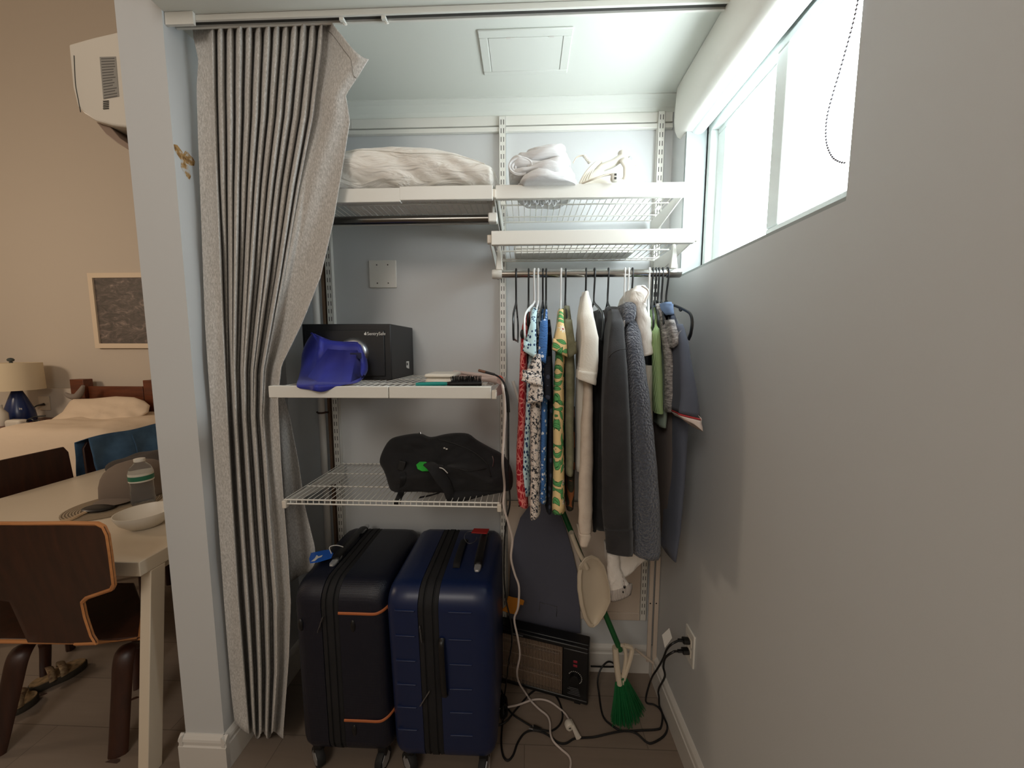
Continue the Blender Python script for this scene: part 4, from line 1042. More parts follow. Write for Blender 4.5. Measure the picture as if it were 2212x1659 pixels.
def bpt(x, y, d=.004):
    # point on the front of the bag under a pixel
    best = None
    dx, dy = x - bcen[0], y - bcen[1]
    for k in range(240):
        v = k / 240; a = v * len(BO); i = int(a) % len(BO); f = a - int(a)
        ox, oy = lerp(BO[i][0], BO[(i + 1) % len(BO)][0], f) - bcen[0], lerp(BO[i][1], BO[(i + 1) % len(BO)][1], f) - bcen[1]
        L = math.hypot(ox, oy); c = (ox * dx + oy * dy) / (L * max(1e-6, math.hypot(dx, dy)))
        if best is None or c > best[0]: best = (c, v, min(1, math.hypot(dx, dy) / L))
    u = math.asin(min(1, best[2] ** (1 / .9))) / (PI / 2)
    p = bp_(u, best[1]); q_ = PY(x, y, p.y - d); return q_
b = MB()
b.tube([bpt(928, 1003, .012), bpt(938, 1012, .016), bpt(950, 1030, .022), bpt(965, 1050, .024), PY(975, 1072, 1.155), PY(1000, 1070, 1.165), PY(1040, 1060, 1.185), PY(1080, 1052, 1.20), PY(1098, 1046, 1.23)], lambda u: (.022 - .004 * u, .008), 10, 6)
b.build('shoulder_strap', 'bpk', bk, smooth=True)
MB().tube([bpt(870, 1020, .006), bpt(872, 1035, .008), PY(868, 1060, 1.165), PY(862, 1075, 1.135), PY(856, 1092, 1.128)], (lambda u: (.010, .0015)), 6, 6).build('compression_strap', 'softblack', bk)
MB().tube([PY(905, 1075, 1.17), PY(930, 1070, 1.16), PY(950, 1064, 1.16)], (lambda u: (.010, .0015)), 6, 4).build('webbing', 'softblack', bk)
q = bpt(868, 1005, .010); MB().box((q.x - .012, q.y - .006, q.z - .018), (q.x + .012, q.y + .006, q.z + .016), Matrix.Rotation(.25, 3, 'Y')).build('buckle', 'rubber', bk, bevel=.003)
# green tag
tg = [(899, 1004), (906, 998), (918, 998), (936, 1004), (948, 1009), (944, 1013), (924, 1018), (912, 1018), (902, 1013)]
MB().prism([bpt(x, y, .016) for x, y in tg], (0, .003, 0)).build('luggage_tag', mat('green_tag', (60, 190, 70), .4), bk)
MB().tube([bpt(944, 1010, .014), bpt(956, 1012, .016), bpt(967, 1022, .012)], .0016, 6, 5).build('tag_loop', 'paper', bk, smooth=True)
b = MB()
for x, y in ((960, 968), (965, 970)): q = bpt(x, y, .005); b.blob((q.x, q.y, q.z), (.004, .003, .0028), 8, 6)
b.build('emblem', 'paper', bk, smooth=True)
MB().tube([bpt(1064, 985, .004), bpt(1066, 995, .004), bpt(1064, 1008, .004)], .0018, 6, 4).build('zipper_pull', 'steel', bk, smooth=True)
b = MB(); b.tube([PY(904, 940, 1.27), PY(908, 934, 1.268), PY(912, 948, 1.262)], .0022, 6, 4); b.build('top_loop', 'steel', bk)
b = MB(); b.tube([bpt(x, y, .002) for x, y in ((945, 948), (985, 960), (1020, 975), (1050, 1000), (1060, 1030))], .0022, 6, 5); b.tube([bpt(x, y, .002) for x, y in ((990, 1012), (1015, 1018), (1050, 1012))], .002, 6, 5)
b.build('zipper', 'rubber', bk, smooth=True)

# ------------------------------------------------------------------ suitcases
def rrect(yc, zc, hy, hz, r, n=7):
    out = []
    for (sy, sz, a0) in ((1, 1, 0), (-1, 1, 90), (-1, -1, 180), (1, -1, 270)):
        for i in range(n):
            a = math.radians(a0 + 90 * i / (n - 1))
            out.append((yc + sy * (hy - r) + r * math.cos(a), zc + sz * (hz - r) + r * math.sin(a)))
    return out
def shell(x_in, x_out, yc, zc, hy, hz, rad=.045, cr=.07):
    s = 1 if x_out > x_in else -1; L = abs(x_out - x_in); rings = []
    for d in [0, .3, .6, .8, .9, .96, 1.0]:
        x = d * L; e = max(0, x - (L - rad)); ins = rad - math.sqrt(max(0, rad * rad - e * e))
        ins = min(ins, rad * .92)
        rings.append([V((x_in + s * x, y, z)) for y, z in rrect(yc, zc, hy - ins, hz - ins, max(.02, cr - ins * .7))])
    return MB().loft(rings)
def wheel(root, x, y, z=.034, r=.034, mat_='rubber', yaw=0):
    rot = Matrix.Rotation(yaw, 3, 'Z')
    w = MB().lathe([(r * .55, -.012), (r * .95, -.012), (r, -.008), (r, .008), (r * .95, .012), (r * .55, .012)], (x, y, z), 24, 'X', rot=rot).build('wheel', mat_, root, smooth=True)
    MB().lathe([(r * .7, -.0135), (r * .7, .0135)], (x, y, z), 7, 'X', rot=rot).build('hub', 'silver', w)
    MB().box((x - .016, y - .010, z + .012), (x + .016, y + .024, z + .058)).build('wheel_housing', 'black', w, bevel=.008)
def suitcase(label, pxl, pxr, ytopb, yf, yb, topz, mats, bandx):
    x0, x1 = PY(pxl, 1420, yf).x, PY(pxr, 1420, yf).x
    z1 = topz; z0 = .058; yc = (yf + yb) / 2; hy = (yb - yf) / 2; zc = (z0 + z1) / 2; hz = (z1 - z0) / 2
    r = thing('suitcase', label, 'suitcase', ((x0 + x1) / 2, yc, 0), 'blue suitcases on the closet floor')
    xb0, xb1 = PY(bandx[0], 1420, yf).x, PY(bandx[1], 1420, yf).x
    sl = shell(xb0, x0, yc, zc, hy, hz).build('left_shell', mats, r, smooth=True, angle=60)
    sr = shell(xb1, x1, yc, zc, hy, hz).build('right_shell', mats, r, smooth=True, angle=60)
    sl.name = sr.name = 'shell'
    bd = MB().loft([[V((x, y, z)) for y, z in rrect(yc, zc, hy - .002 + g, hz - .002 + g, .07)] for x, g in ((xb0 - .002, -.004), (xb0 + .002, .001), (lerp(xb0, xb1, .25), .002), (lerp(xb0, xb1, .28), -.002), (lerp(xb0, xb1, .34), -.002), (lerp(xb0, xb1, .37), .0025), (lerp(xb0, xb1, .68), .0025), (lerp(xb0, xb1, .71), -.002), (lerp(xb0, xb1, .77), -.002), (lerp(xb0, xb1, .80), .002), (xb1 - .002, .001), (xb1 + .002, -.004))]).build('zipper_band', 'softblack', r, smooth=True, angle=50)
    for wx in (x0 + .045, x1 - .045):
        for wy in (yf + .035, yb - .05): wheel(r, wx, wy, yaw=.85 if wx < (x0 + x1) / 2 else -.2)
    return r, x0, x1, xb0, xb1, z0, z1, bd
t = NT('navy_fabric_shell')
ck = t.n('ShaderNodeTexVoronoi', {'distance': 'CHEBYCHEV'}, Vector=t.mapped((260, 260, 260)), Scale=1.0, Randomness=0.0)
t.bump(ck.outputs[0], .5, .0015)
M['navyshell'] = t.fin((8, 13, 30), .42)
M['blueshell'] = mat('blue_hard_shell', (13, 30, 68), .36, bump=(400, .15, .0006))
LT = PY(830, 1139, 1.46).z
s1_, x0, x1, xb0, xb1, z0, z1, bd = suitcase('dark navy suitcase with tan piping and blue luggage tag', 633, 838, 0, 1.075, 1.50, LT, 'navyshell', (698, 736))
# tan piping on the right shell, two levels
for k, py in enumerate((1326, 1560)):
    zt_ = PY(770, py, 1.075).z; yf = 1.075; rad = .045
    pts = [V((xb1 - .001, yf - .001, zt_)), V((lerp(xb1, x1 - rad, .6), yf - .001, zt_)), V((x1 - rad, yf - .001, zt_))]
    pts += [V((x1 - rad + (rad + .001) * math.sin(a), yf + rad - (rad + .001) * math.cos(a), zt_ + .012 * sstep(a / 1.5))) for a in (.4, .8, 1.2, 1.5)]
    pts += [V((x1 + .001, yf + rad + .06, zt_ + .012))]
    MB().tube(pts, lambda u: (.0028, .0052), 8, 4).build('piping', mat('tan_piping_%d' % k, (176, 98, 52), .6) if k == 0 else bpy.data.materials['tan_piping_0'], s1_, smooth=True)
def top_handle(root, x, ya, yb2, z, silver=True):
    h = MB().tube([(x, ya, z + .002), (x, ya + .02, z + .016), (x, lerp(ya, yb2, .5), z + .020), (x, yb2 - .02, z + .016), (x, yb2, z + .002)], lambda u: (.014, .006), 10, 6).build('top_handle', 'black', root, smooth=True)
    if silver:
        for y in (ya + .006, yb2 - .006): MB().blob((x, y, z + .006), (.012, .034, .007), 14, 8, None, .6).build('handle_end', 'silver', h, smooth=True)
    return h
pT = PZ(733, 1200, LT + .01)
top_handle(s1_, pT.x, pT.y - .03, pT.y + .21, LT)
# blue luggage tag with white swoosh, looped to the handle
q = [PZ(x, y, LT + .012) for x, y in ((668, 1208), (672, 1196), (700, 1190), (712, 1189), (720, 1197), (716, 1206), (690, 1214), (670, 1217))]
tgo = MB().prism(q, (0, 0, .003)).build('luggage_tag', mat('blue_tag', (28, 92, 190), .35), s1_)
q = [PZ(x, y, LT + .0162) for x, y in ((672, 1213), (680, 1206), (684, 1199), (688, 1202), (697, 1199), (695, 1203), (687, 1206), (680, 1212))]
MB().prism(q, (0, 0, .0005)).build('logo', 'paper', tgo)
MB().tube([PZ(716, 1196, LT + .016), PZ(712, 1182, LT + .03), PZ(728, 1178, LT + .036), PZ(744, 1184, LT + .02), PZ(740, 1196, LT + .012)], .0016, 6, 5).build('tag_loop', 'paper', s1_, smooth=True)
def zpull(root, px0, py0, px1, py1, Y):
    a, c = PY(px0, py0, Y), PY(px1, py1, Y)
    MB().tube([a, a.lerp(c, .18), a.lerp(c, .3), a.lerp(c, .6), c], lambda u: (.0036 + .0020 * math.sin(u * 9) ** 2, .0020), 8, 4).build('zipper_pull', 'steel', root, smooth=True)
zpull(s1_, 697, 1333, 686, 1366, 1.066)
for x, y in ((763, 1352), (765, 1580), (650, 1350)):
    p = PY(x, y, 1.078); MB().blob((p.x, 1.077, p.z), (.009, .008, .022), 12, 8).build('bumper_foot', 'black', s1_, smooth=True)

RTZ = PY(980, 1143, 1.42).z
s2_, x0, x1, xb0, xb1, z0, z1, bd = suitcase('brighter blue hard shell suitcase with raised ribs and red tag', 830, 1068, 0, 1.03, 1.47, RTZ, 'blueshell', (903, 948))
def ribs(pxa, pxb, rows, wrap):
    for y in rows:
        b = MB(); a, c = PY(pxa, y, 1.03), PY(pxb, y + 2, 1.03)
        b.hexa([(a.x, 1.034, a.z - .005), (c.x, 1.034, c.z - .005), (c.x, 1.034, c.z + .003), (a.x, 1.034, a.z + .003)], [(a.x + .003, 1.0265, a.z - .003), (c.x - .003, 1.0265, c.z - .003), (c.x - .003, 1.0265, c.z + .001), (a.x + .003, 1.0265, a.z + .001)])
        b.build('rib', 'blueshell', s2_, bevel=.0012)
ribs(850, 896, (1320, 1378, 1436, 1492, 1546, 1600), -1)
ribs(966, 1020, (1324, 1387, 1445, 1503, 1559, 1614), 1)
gh = MB()
a, c = PY(950, 1386, 1.028), PY(958, 1520, 1.028)
gh.tube([(a.x + .004, 1.03, a.z), (a.x + .004, 1.014, a.z - .02), (a.x + .006, 1.010, (a.z + c.z) / 2), (c.x, 1.014, c.z + .02), (c.x, 1.03, c.z)], lambda u: (.009, .005), 10, 6).build('side_handle', 'black', s2_, smooth=True)
pT = PZ(1034, 1215, RTZ + .008)
top_handle(s2_, pT.x, pT.y - .02, pT.y + .20, RTZ)
pT = PZ(985, 1225, RTZ + .004); MB().tube([(pT.x, pT.y, RTZ + .001), (pT.x, pT.y + .03, RTZ + .012), (pT.x, pT.y + .14, RTZ + .014), (pT.x, pT.y + .18, RTZ + .002)], lambda u: (.012, .003), 8, 5).build('webbing_handle', 'softblack', s2_, smooth=True)
rt = MB().prism([PZ(x, y, RTZ + .03) for x, y in ((1018, 1152), (1024, 1143), (1057, 1144), (1052, 1154))], (0, 0, .004)).build('luggage_tag', 'red', s2_, bevel=.001)
MB().tube([PZ(1022, 1147, RTZ + .03), PZ(1008, 1150, RTZ + .03), PZ(1003, 1162, RTZ + .022), PZ(1012, 1174, RTZ + .016), PZ(1026, 1170, RTZ + .012), PZ(1030, 1160, RTZ + .01)], .0012, 6, 5).build('key_ring', 'steel', s2_, smooth=True)
zpull(s2_, 905, 1355, 909, 1394, 1.022); zpull(s2_, 924, 1508, 902, 1544, 1.022)

def tuck(root, yf, yb, z1, k):
    """the front of the case slopes in towards its wheels"""
    for o in list(root.children):
        if o.name.startswith('wheel'): continue
        off = OFF[root]
        for v in o.data.vertices:
            z = v.co.z + off.z; y = v.co.y + off.y
            v.co.y += k * max(0, z1 - z) / z1 * max(0, min(1.05, (yb - y) / (yb - yf)))
        for c in o.children:
            for v in c.data.vertices:
                z = v.co.z + off.z; y = v.co.y + off.y
                v.co.y += k * max(0, z1 - z) / z1 * max(0, min(1.05, (yb - y) / (yb - yf)))
tuck(s1_, 1.075, 1.50, LT, .008); tuck(s2_, 1.03, 1.47, RTZ, .05)
for o in s2_.children:
    if o.name.startswith('wheel') and o.data.vertices[0].co.y + OFF[s2_].y < 1.2: o.location.y += .04

# ------------------------------------------------------------------ right floor corner: heater, ironing board, table, broom, dustpan
nb = PZ(1275, 1527, .012); HZ = PY(1272, 1403, nb.y).z
pn_ = PZ(1272, 1403, HZ); pbk = PZ(1290, 1361, HZ); pl_ = V((-.11, 1.436, HZ))
ux = (V((pl_.x, pl_.y, 0)) - V((pn_.x, pn_.y, 0))); LW = .40; ux.normalize()          # along the front, to the left
uy = V((-ux.y, ux.x, 0)); uy = uy if uy.y > 0 else -uy; DP = .072
N0 = V((pn_.x, pn_.y, 0))
def hp_(a, d, z): return N0 + ux * a + uy * d + V((0, 0, z))
he = thing('space_heater', 'black electric space heater with wire grille on the closet floor', 'heater', tuple(hp_(LW / 2, DP / 2, 0)))
def hbox(name, a0, a1, d0, d1, z0, z1, m_, par, bev=0):
    return MB().hexa([hp_(a0, d0, z0), hp_(a1, d0, z0), hp_(a1, d1, z0), hp_(a0, d1, z0)], [hp_(a0, d0, z1), hp_(a1, d0, z1), hp_(a1, d1, z1), hp_(a0, d1, z1)]).build(name, m_, par, bevel=bev)
M['heatblk'] = mat('heater_black', (15, 15, 16), .38, bump=(300, .1, .0006))
b = MB()
def hexab(b, a0, a1, d0, d1, z0, z1):
    b.hexa([hp_(a0, d0, z0), hp_(a1, d0, z0), hp_(a1, d1, z0), hp_(a0, d1, z0)], [hp_(a0, d0, z1), hp_(a1, d0, z1), hp_(a1, d1, z1), hp_(a0, d1, z1)])
hexab(b, 0, LW, .02, DP, .014, HZ); hexab(b, 0, LW, 0, .02, HZ - .02, HZ); hexab(b, 0, LW, 0, .02, .014, .032); hexab(b, 0, .105, 0, .02, .03, HZ - .018); hexab(b, LW - .015, LW, 0, .02, .03, HZ - .018)
b.build('case', 'heatblk', he, bevel=.006)
hbox('reflector', .107, LW - .016, .0185, .0195, .033, HZ - .021, mat('warm_reflector', (150, 126, 104), .35, .7), he)
b = MB(); n_ = 44
for i in range(n_ + 1): a = lerp(.108, LW - .017, i / n_); b.tube([hp_(a, .003, .033), hp_(a, .003, HZ - .021)], .0016, 5, 0)
for z in (.09, .16, .22): b.tube([hp_(.107, .006, z), hp_(LW - .016, .006, z)], .0014, 5, 0)
b.build('grille', mat('grille_wire', (170, 150, 132), .45, .3), he)
for z in (.10, .20): MB().tube([hp_(.12, .013, z), hp_(LW - .03, .013, z)], .005, 10, 0).build('heating_tube', mat('quartz_tube_%d' % int(z * 100), (84, 66, 56), .3), he, smooth=True)
b = MB(); dc = hp_(.052, -.001, .125)
kn = MB().loft([[hp_(.052 + r_ * math.cos(k * PI / 10), d, .125 + r_ * math.sin(k * PI / 10)) for k in range(20)] for r_, d in ((.020, .001), (.019, -.012), (.017, -.015))]).build('thermostat_knob', 'black', he, smooth=True)
b = MB()
for k in range(14):
    a = math.radians(150 - k * 15); r_ = .027; c = (.052 - r_ * math.cos(a), .125 + r_ * math.sin(a))
    hexab(b, c[0] - .0013, c[0] + .0013, -.0008, .001, c[1] - .0013, c[1] + .0013)
b.build('dial_marks', 'paper', he)
for z in (.172, .190): hbox('indicator', .044, .060, -.001, .001, z, z + .010, mat('red_switch_%d' % int(z * 1000), (150, 36, 52), .4), he, .001)
b = MB()
for k in range(5): hexab(b, .030 + .002 * k, .082 - .006 * (k % 3), -.0006, .001, .048 + .007 * k, .0505 + .007 * k)
b.build('printed_text', mat('dim_print', (88, 88, 90), .6), he)
b = MB(); hexab(b, .27, .315, -.0006, .001, HZ - .013, HZ - .007); b.build('name_plate', mat('plate_grey', (120, 120, 122), .4, .5), he)
for a in (.03, LW - .05):
    for d in (.01, DP - .03): hbox('foot', a, a + .025, d, d + .02, .001, .014, 'rubber', he)

# orange cloth glove on the heater top
g0 = [PZ(x, y, HZ + .002) for x, y in ((1080, 1320), (1112, 1332), (1128, 1305), (1100, 1296))]
cg = sum(g0, V()) / 4
gl = thing('work_glove', 'small orange cloth glove lying on top of the heater', 'glove', (cg.x, cg.y, HZ))
GP = [(1082, 1318), (1092, 1310), (1097, 1287), (1108, 1290), (1120, 1292), (1133, 1297), (1130, 1308), (1124, 1306), (1117, 1328), (1100, 1325)]
gy = min(cg.y, 1.438)
MB().loft([[PY(x, y, gy - .012 * s_) for x, y in GP] for s_ in (-1, -.6, .6, 1)]).build('glove', cloth('orange_suede', (206, 132, 40), .95, 300, .4), gl, smooth=True, bevel=.003)
q = PY(1078, 1306, gy); MB().blob((q.x - .004, q.y, q.z), (.016, .012, .012), 12, 8).build('cuff', 'softblack', gl, smooth=True)

ib = thing('ironing_board', 'dark slate ironing board with pointed nose leaning on the back wall', 'ironing board', (PY(1175, 1300, 1.46).x, 1.46, 0))
BOUT = [(1098, 1368), (1098, 1345), (1100, 1290), (1103, 1215), (1111, 1160), (1124, 1118), (1142, 1094), (1165, 1083), (1188, 1086), (1208, 1106), (1222, 1140), (1238, 1196), (1250, 1250), (1254, 1345), (1254, 1368)]
MB().loft([[PY(x, y, 1.497 + d) for x, y in BOUT] for d in (.016, .013, .003, .0)]).build('cover', cloth('slate_cover', (90, 91, 104), .9, 400, .3), ib, bevel=.005)
b = MB()
for dx in (0, 1):
    p = PY(1125 + dx * 100, 1366, 1.46); b.tube([(p.x, 1.507, p.z + .3), (p.x, 1.507, p.z), (p.x + .01, 1.506, .006)], .005, 8, 4)
    b.build('leg', 'steel', ib, smooth=True); b = MB()
b.bm.free()
MB().tube([PY(1165, 1322, 1.494), PY(1166, 1301, 1.494), PY(1203, 1311, 1.494), PY(1202, 1332, 1.494)], .0012, 5, 0).build('wire_rest', 'steel', ib)

# white folding table / frame against the wall
ft = thing('folding_table', 'white folded table frame leaning against the back wall at the right', 'folding table', (PY(1340, 1460, 1.47).x, 1.48, 0))
M['beige'] = mat('ivory_board', (206, 190, 174), .5)
a, c = PY(1096, 1092, 1.49), PY(1386, 1335, 1.49)
MB().box((a.x, 1.520, c.z), (c.x, 1.526, a.z)).build('panel', 'beige', ft, bevel=.002)
a2, c2 = PY(1094, 1090, 1.478), PY(1404, 1106, 1.478)
MB().box((a2.x, 1.5150, c2.z), (c2.x, 1.5198, a2.z)).build('top_rail', 'beige', ft, bevel=.002)
a3, c3 = PY(1270, 1336, 1.475), PY(1388, 1356, 1.475)
MB().box((a.x, 1.5150, c3.z), (c3.x, 1.5198, a3.z)).build('lower_rail', 'beige', ft, bevel=.002)
for (xa_, xb2, y1_, y2_) in ((1402, 1411, 1100, 1432), (1415, 1424, 1105, 1467)):
    p, q = PY(xa_, 1300, 1.46), PY(xb2, 1300, 1.46); p.z = PY(xa_, y1_, 1.46).z; q.z = PY(xb2, y2_, 1.46).z
    pz = max(.002, q.z)
    lg = MB().box((p.x, 1.462, pz), (q.x, 1.468, p.z)).build('leg', 'beige', ft, bevel=.002)
    sp = PY((xa_ + xb2) / 2, 1307, 1.452); MB().lathe([(.003, 0), (.003, .001), (.001, .0016)], (sp.x, 1.462, sp.z), 10, 'Y', rot=Matrix.Rotation(PI, 3, 'X')).build('rivet', 'rubber', lg)
p, q = PY(1372, 1402, 1.45), PY(1410, 1432, 1.45)
MB().tube([p, q], .005, 8, 0).build('brace', 'beige', ft)
sp = PY(1121, 1103, 1.47); MB().lathe([(.003, 0), (.003, .001), (.001, .0016)], (sp.x, 1.515, sp.z), 10, 'Y', rot=Matrix.Rotation(PI, 3, 'X')).build('screw', 'rubber', ft)

# broom
hd = PY(1340, 1405, 1.30); tp = PY(1206, 1082, 1.365); tip = PZ(1352, 1572, 0.004)
br_ = thing('broom', 'green broom with cream head standing bristles down beside the heater', 'broom', (tip.x, tip.y, 0))
MB().tube([tp, tp.lerp(hd, .5), hd], .0105, 12, 3).build('handle', mat('green_handle', (16, 84, 40), .4), br_, smooth=True)
hs = [(1329, 1398, 1.30), (1331, 1425, 1.296), (1334, 1450, 1.292), (1338, 1477, 1.288)]
M['creamp'] = mat('cream_plastic', (208, 194, 172), .4)
b = MB()
b.tube([PY(x, y, Y) for x, y, Y in hs], lambda u: (.014 - .003 * math.sin(u * PI), .012), 10, 5)
b.tube([PY(1336, 1394, 1.30), PY(1347, 1396, 1.305), PY(1352, 1420, 1.298), PY(1346, 1462, 1.288)], .007, 8, 5)
b.tube([PY(1348, 1394, 1.306), PY(1364, 1400, 1.308), PY(1362, 1420, 1.30), PY(1352, 1452, 1.29), PY(1344, 1476, 1.287)], lambda u: .0085, 8, 5)
b.build('head', 'creamp', br_, smooth=True)
b = MB(); random.seed(3)
for i in range(170):
    f = random.random(); g_ = random.uniform(-1, 1)
    a = PY(lerp(1329, 1352, f), lerp(1474, 1462, f), 1.289 + .008 * g_)
    e = PZ(lerp(1322, 1392, f) + random.uniform(-4, 4), lerp(1560, 1540, f) + 18 * math.sin(f * PI) + random.uniform(-8, 6), .004)
    e = V((e.x, e.y + .0 * g_ + .012 * g_, random.uniform(.002, .02)))
    m2 = a.lerp(e, .5) + V((0, -.004, .004))
    b.tube([a, m2, e], .0013, 4, 2)
bo = b.build('bristles', mat('green_bristle', (28, 112, 62), .5), br_)

# dustpan hung on the broom handle
dp = thing('dustpan', 'cream plastic dustpan hooked on the broom handle', 'dustpan', tuple(PY(1284, 1352, 1.27)))
DO = [(1252, 1222), (1264, 1206), (1278, 1200), (1292, 1206), (1304, 1222), (1313, 1250), (1318, 1280), (1317, 1300), (1306, 1325), (1292, 1346), (1282, 1354), (1272, 1350), (1262, 1334), (1254, 1305), (1249, 1270), (1249, 1240)]
def dpan(u, v):
    a = v * len(DO); i = int(a) % len(DO); f = a - int(a)
    ox, oy = lerp(DO[i][0], DO[(i + 1) % len(DO)][0], f), lerp(DO[i][1], DO[(i + 1) % len(DO)][1], f)
    k = u; x, y = lerp(1288, ox, k), lerp(1278, oy, k)
    d = 1.262 + .020 * (1 - u ** 4) + .012 * sstep((y - 1250) / 100.) - .02 * sstep((1290 - x) / 40.) 
    return PY(x, y, d)
b = MB(); n_ = 12; b.loft([[dpan((i + .5) / (n_ + .5), k / 64) for k in range(64)] for i in range(n_ + 1)], cap=False)
b.face([b.bm.verts[i] for i in range(64)] if b.bm.verts.ensure_lookup_table() is None else None)
b.build('pan', 'creamp', dp, smooth=True, solid=.003)
MB().tube([dpan(1, k / 64) for k in range(65)], .0028, 7, 0).build('rim', 'creamp', dp, smooth=True)
MB().tube([dpan(.97, k / 64) + V((.002, -.004, 0)) for k in (63, 62, 60, 58, 56, 54, 52, 50, 48, 46, 44, 42)], lambda u: (.0055, .008), 8, 4).build('lip', 'creamp', dp, smooth=True)
MB().tube([PY(x, y, 1.262) for x, y in ((1234, 1150), (1240, 1168), (1250, 1192), (1260, 1210), (1268, 1226))], lambda u: (.015 - .003 * math.sin(u * PI), .009), 12, 5).build('handle', 'creamp', dp, smooth=True)

# ------------------------------------------------------------------ outlet with plugs
oy0, oy1, oz0, oz1 = 1.142, 1.207, .375, .492
ol = thing('wall_outlet', 'white outlet plate low on the right wall with two plugs in it', 'outlet', (XR, (oy0 + oy1) / 2, oz0))
MB().box((XR - .007, oy0, oz0), (XR, oy1, oz1)).build('plate', 'white', ol, bevel=.003)
for zz in (.452, .415): MB().box((XR - .0085, oy0 + .016, zz - .014), (XR - .0065, oy1 - .016, zz + .014)).build('socket', 'offwhite', ol, bevel=.001)
def plug(label, z, name='power_plug'):
    pass

# ------------------------------------------------------------------ cords
def fl(x, y, h=.0042): return PZ(x, y, h)
def cord(name, label, pts, r, material, cat='cord', n=5, group=None):
    b = MB().tube(pts, r, 7, n)
    return b
def plug_mesh(p, d, size=(.013, .010, .022)):
    """plug body along d"""
    d = d.normalized(); b = MB(); b.tube([p, p + d * size[2] * .25, p + d * size[2] * .8, p + d * size[2] * 1.0, p + d * size[2] * 1.6], lambda u: (size[0] * (1 if u < .6 else .5), size[1] * (1 if u < .6 else .45)), 8, 3)
    return b
# upper plug: cord to the heater ; lower plug: extension cord with white paper flag
pu = V((XR - .009, (oy0 + oy1) / 2, .452)); plw = V((XR - .009, (oy0 + oy1) / 2, .415))
hc = thing('heater_cord', 'black heater power cord from upper outlet socket looping to the heater', 'power cord', tuple(fl(1400, 1572, 0)))
c1 = [pu + V((-.035, 0, 0)), PY(1450, 1392, 1.17), PY(1440, 1404, 1.19), PY(1432, 1424, 1.23), PY(1420, 1445, 1.30), PY(1410, 1460, 1.36), PZ(1402, 1480, .02), fl(1395, 1515), fl(1412, 1522), fl(1424, 1530), fl(1431, 1545), fl(1428, 1570), fl(1418, 1576), fl(1385, 1578), fl(1345, 1579), fl(1320, 1566), fl(1302, 1545), fl(1294, 1500, .01), PY(1291, 1470, nb.y + .08), PY(1298, 1445, nb.y + .10), PY(1312, 1430, nb.y + .12), PY(1324, 1432, nb.y + .13), PY(1326, 1440, nb.y + .16), hp_(-.004, .10, .10)]
c1 = [V((min(p.x, XR - .022), p.y, p.z)) for p in c1]
MB().tube(c1, .0036, 7, 5).build('cable', 'cordb', hc, smooth=True)
plug_mesh(pu, V((-1, 0, .05))).build('plug', 'cordb', hc, smooth=True)
ec = thing('extension_cord', 'black extension cord from lower outlet socket along the floor to the suitcase', 'power cord', tuple(fl(1300, 1600, 0)))
c2 = [plw + V((-.035, 0, -.003)), PY(1455, 1408, 1.15), PY(1438, 1420, 1.16), PY(1433, 1440, 1.17), PY(1436, 1462, 1.17), PZ(1446, 1490, .06), PZ(1444, 1508, .03), fl(1440, 1524), fl(1446, 1534), fl(1456, 1548), fl(1450, 1570), fl(1434, 1590), fl(1410, 1605), fl(1396, 1603), fl(1375, 1585, .012), fl(1352, 1579, .014), fl(1320, 1584, .012), fl(1285, 1592), fl(1258, 1594), fl(1240, 1596), fl(1222, 1606), fl(1205, 1604), fl(1190, 1592), fl(1172, 1582), fl(1150, 1578), fl(1132, 1585), fl(1118, 1605), fl(1108, 1632), fl(1096, 1643), fl(1086, 1630), fl(1083, 1600), fl(1086, 1560), fl(1092, 1530), fl(1086, 1500), fl(1078, 1480, .02), fl(1080, 1462, .05)]
c2 = [V((min(p.x, XR - .022), p.y, p.z)) for p in c2]
MB().tube(c2, .0036, 7, 5).build('cable', 'cordb', ec, smooth=True)
plug_mesh(plw, V((-1, 0, -.05))).build('plug', 'cordb', ec, smooth=True)
fg = [PY(x, y, 1.155) for x, y in ((1430, 1372), (1446, 1357), (1452, 1378), (1436, 1400))]
MB().prism(fg, (.0, .0012, 0)).build('warning_tag', 'paper', ec)
pcs = thing('appliance_cord', 'black cord ending in a loose two prong plug on the floor by the suitcase', 'power cord', tuple(fl(1160, 1575, 0)))
c3 = [fl(1170, 1577, .010), fl(1190, 1579, .006), fl(1205, 1570), fl(1214, 1555), fl(1214, 1535), fl(1204, 1508), fl(1186, 1490), fl(1165, 1487), fl(1146, 1498), fl(1130, 1515), fl(1110, 1538), fl(1096, 1556, .009), fl(1080, 1566), fl(1066, 1564), fl(1058, 1560), fl(1058, 1545), fl(1062, 1528), fl(1070, 1510), fl(1080, 1490), fl(1080, 1475, .02), fl(1070, 1490, .012), fl(1076, 1505, .012), fl(1090, 1520, .012), fl(1096, 1530), fl(1110, 1545, .01), fl(1130, 1558, .01), fl(1150, 1570, .012)]
MB().tube(c3, .0034, 7, 5).build('cable', 'cordb', pcs, smooth=True)
dplug = (fl(1146, 1571, .012) - fl(1176, 1578, .012)).normalized()
p0 = fl(1170, 1577, .011); MB().tube([p0, p0.lerp(fl(1152, 1572, .012), .5), fl(1152, 1572, .012)], lambda u: (.006 + .006 * u, .006 + .002 * u), 8, 4).build('plug', 'cordb', pcs, smooth=True)
for off in (-.006, .006):
    q = fl(1152, 1572, .012); n3 = V((-dplug.y, dplug.x, 0)) * off
    b = MB().tube([q + n3, q + n3 + dplug * .016], lambda u: (.0022, .0008), 4, 0).build('prong', 'silver', pcs)
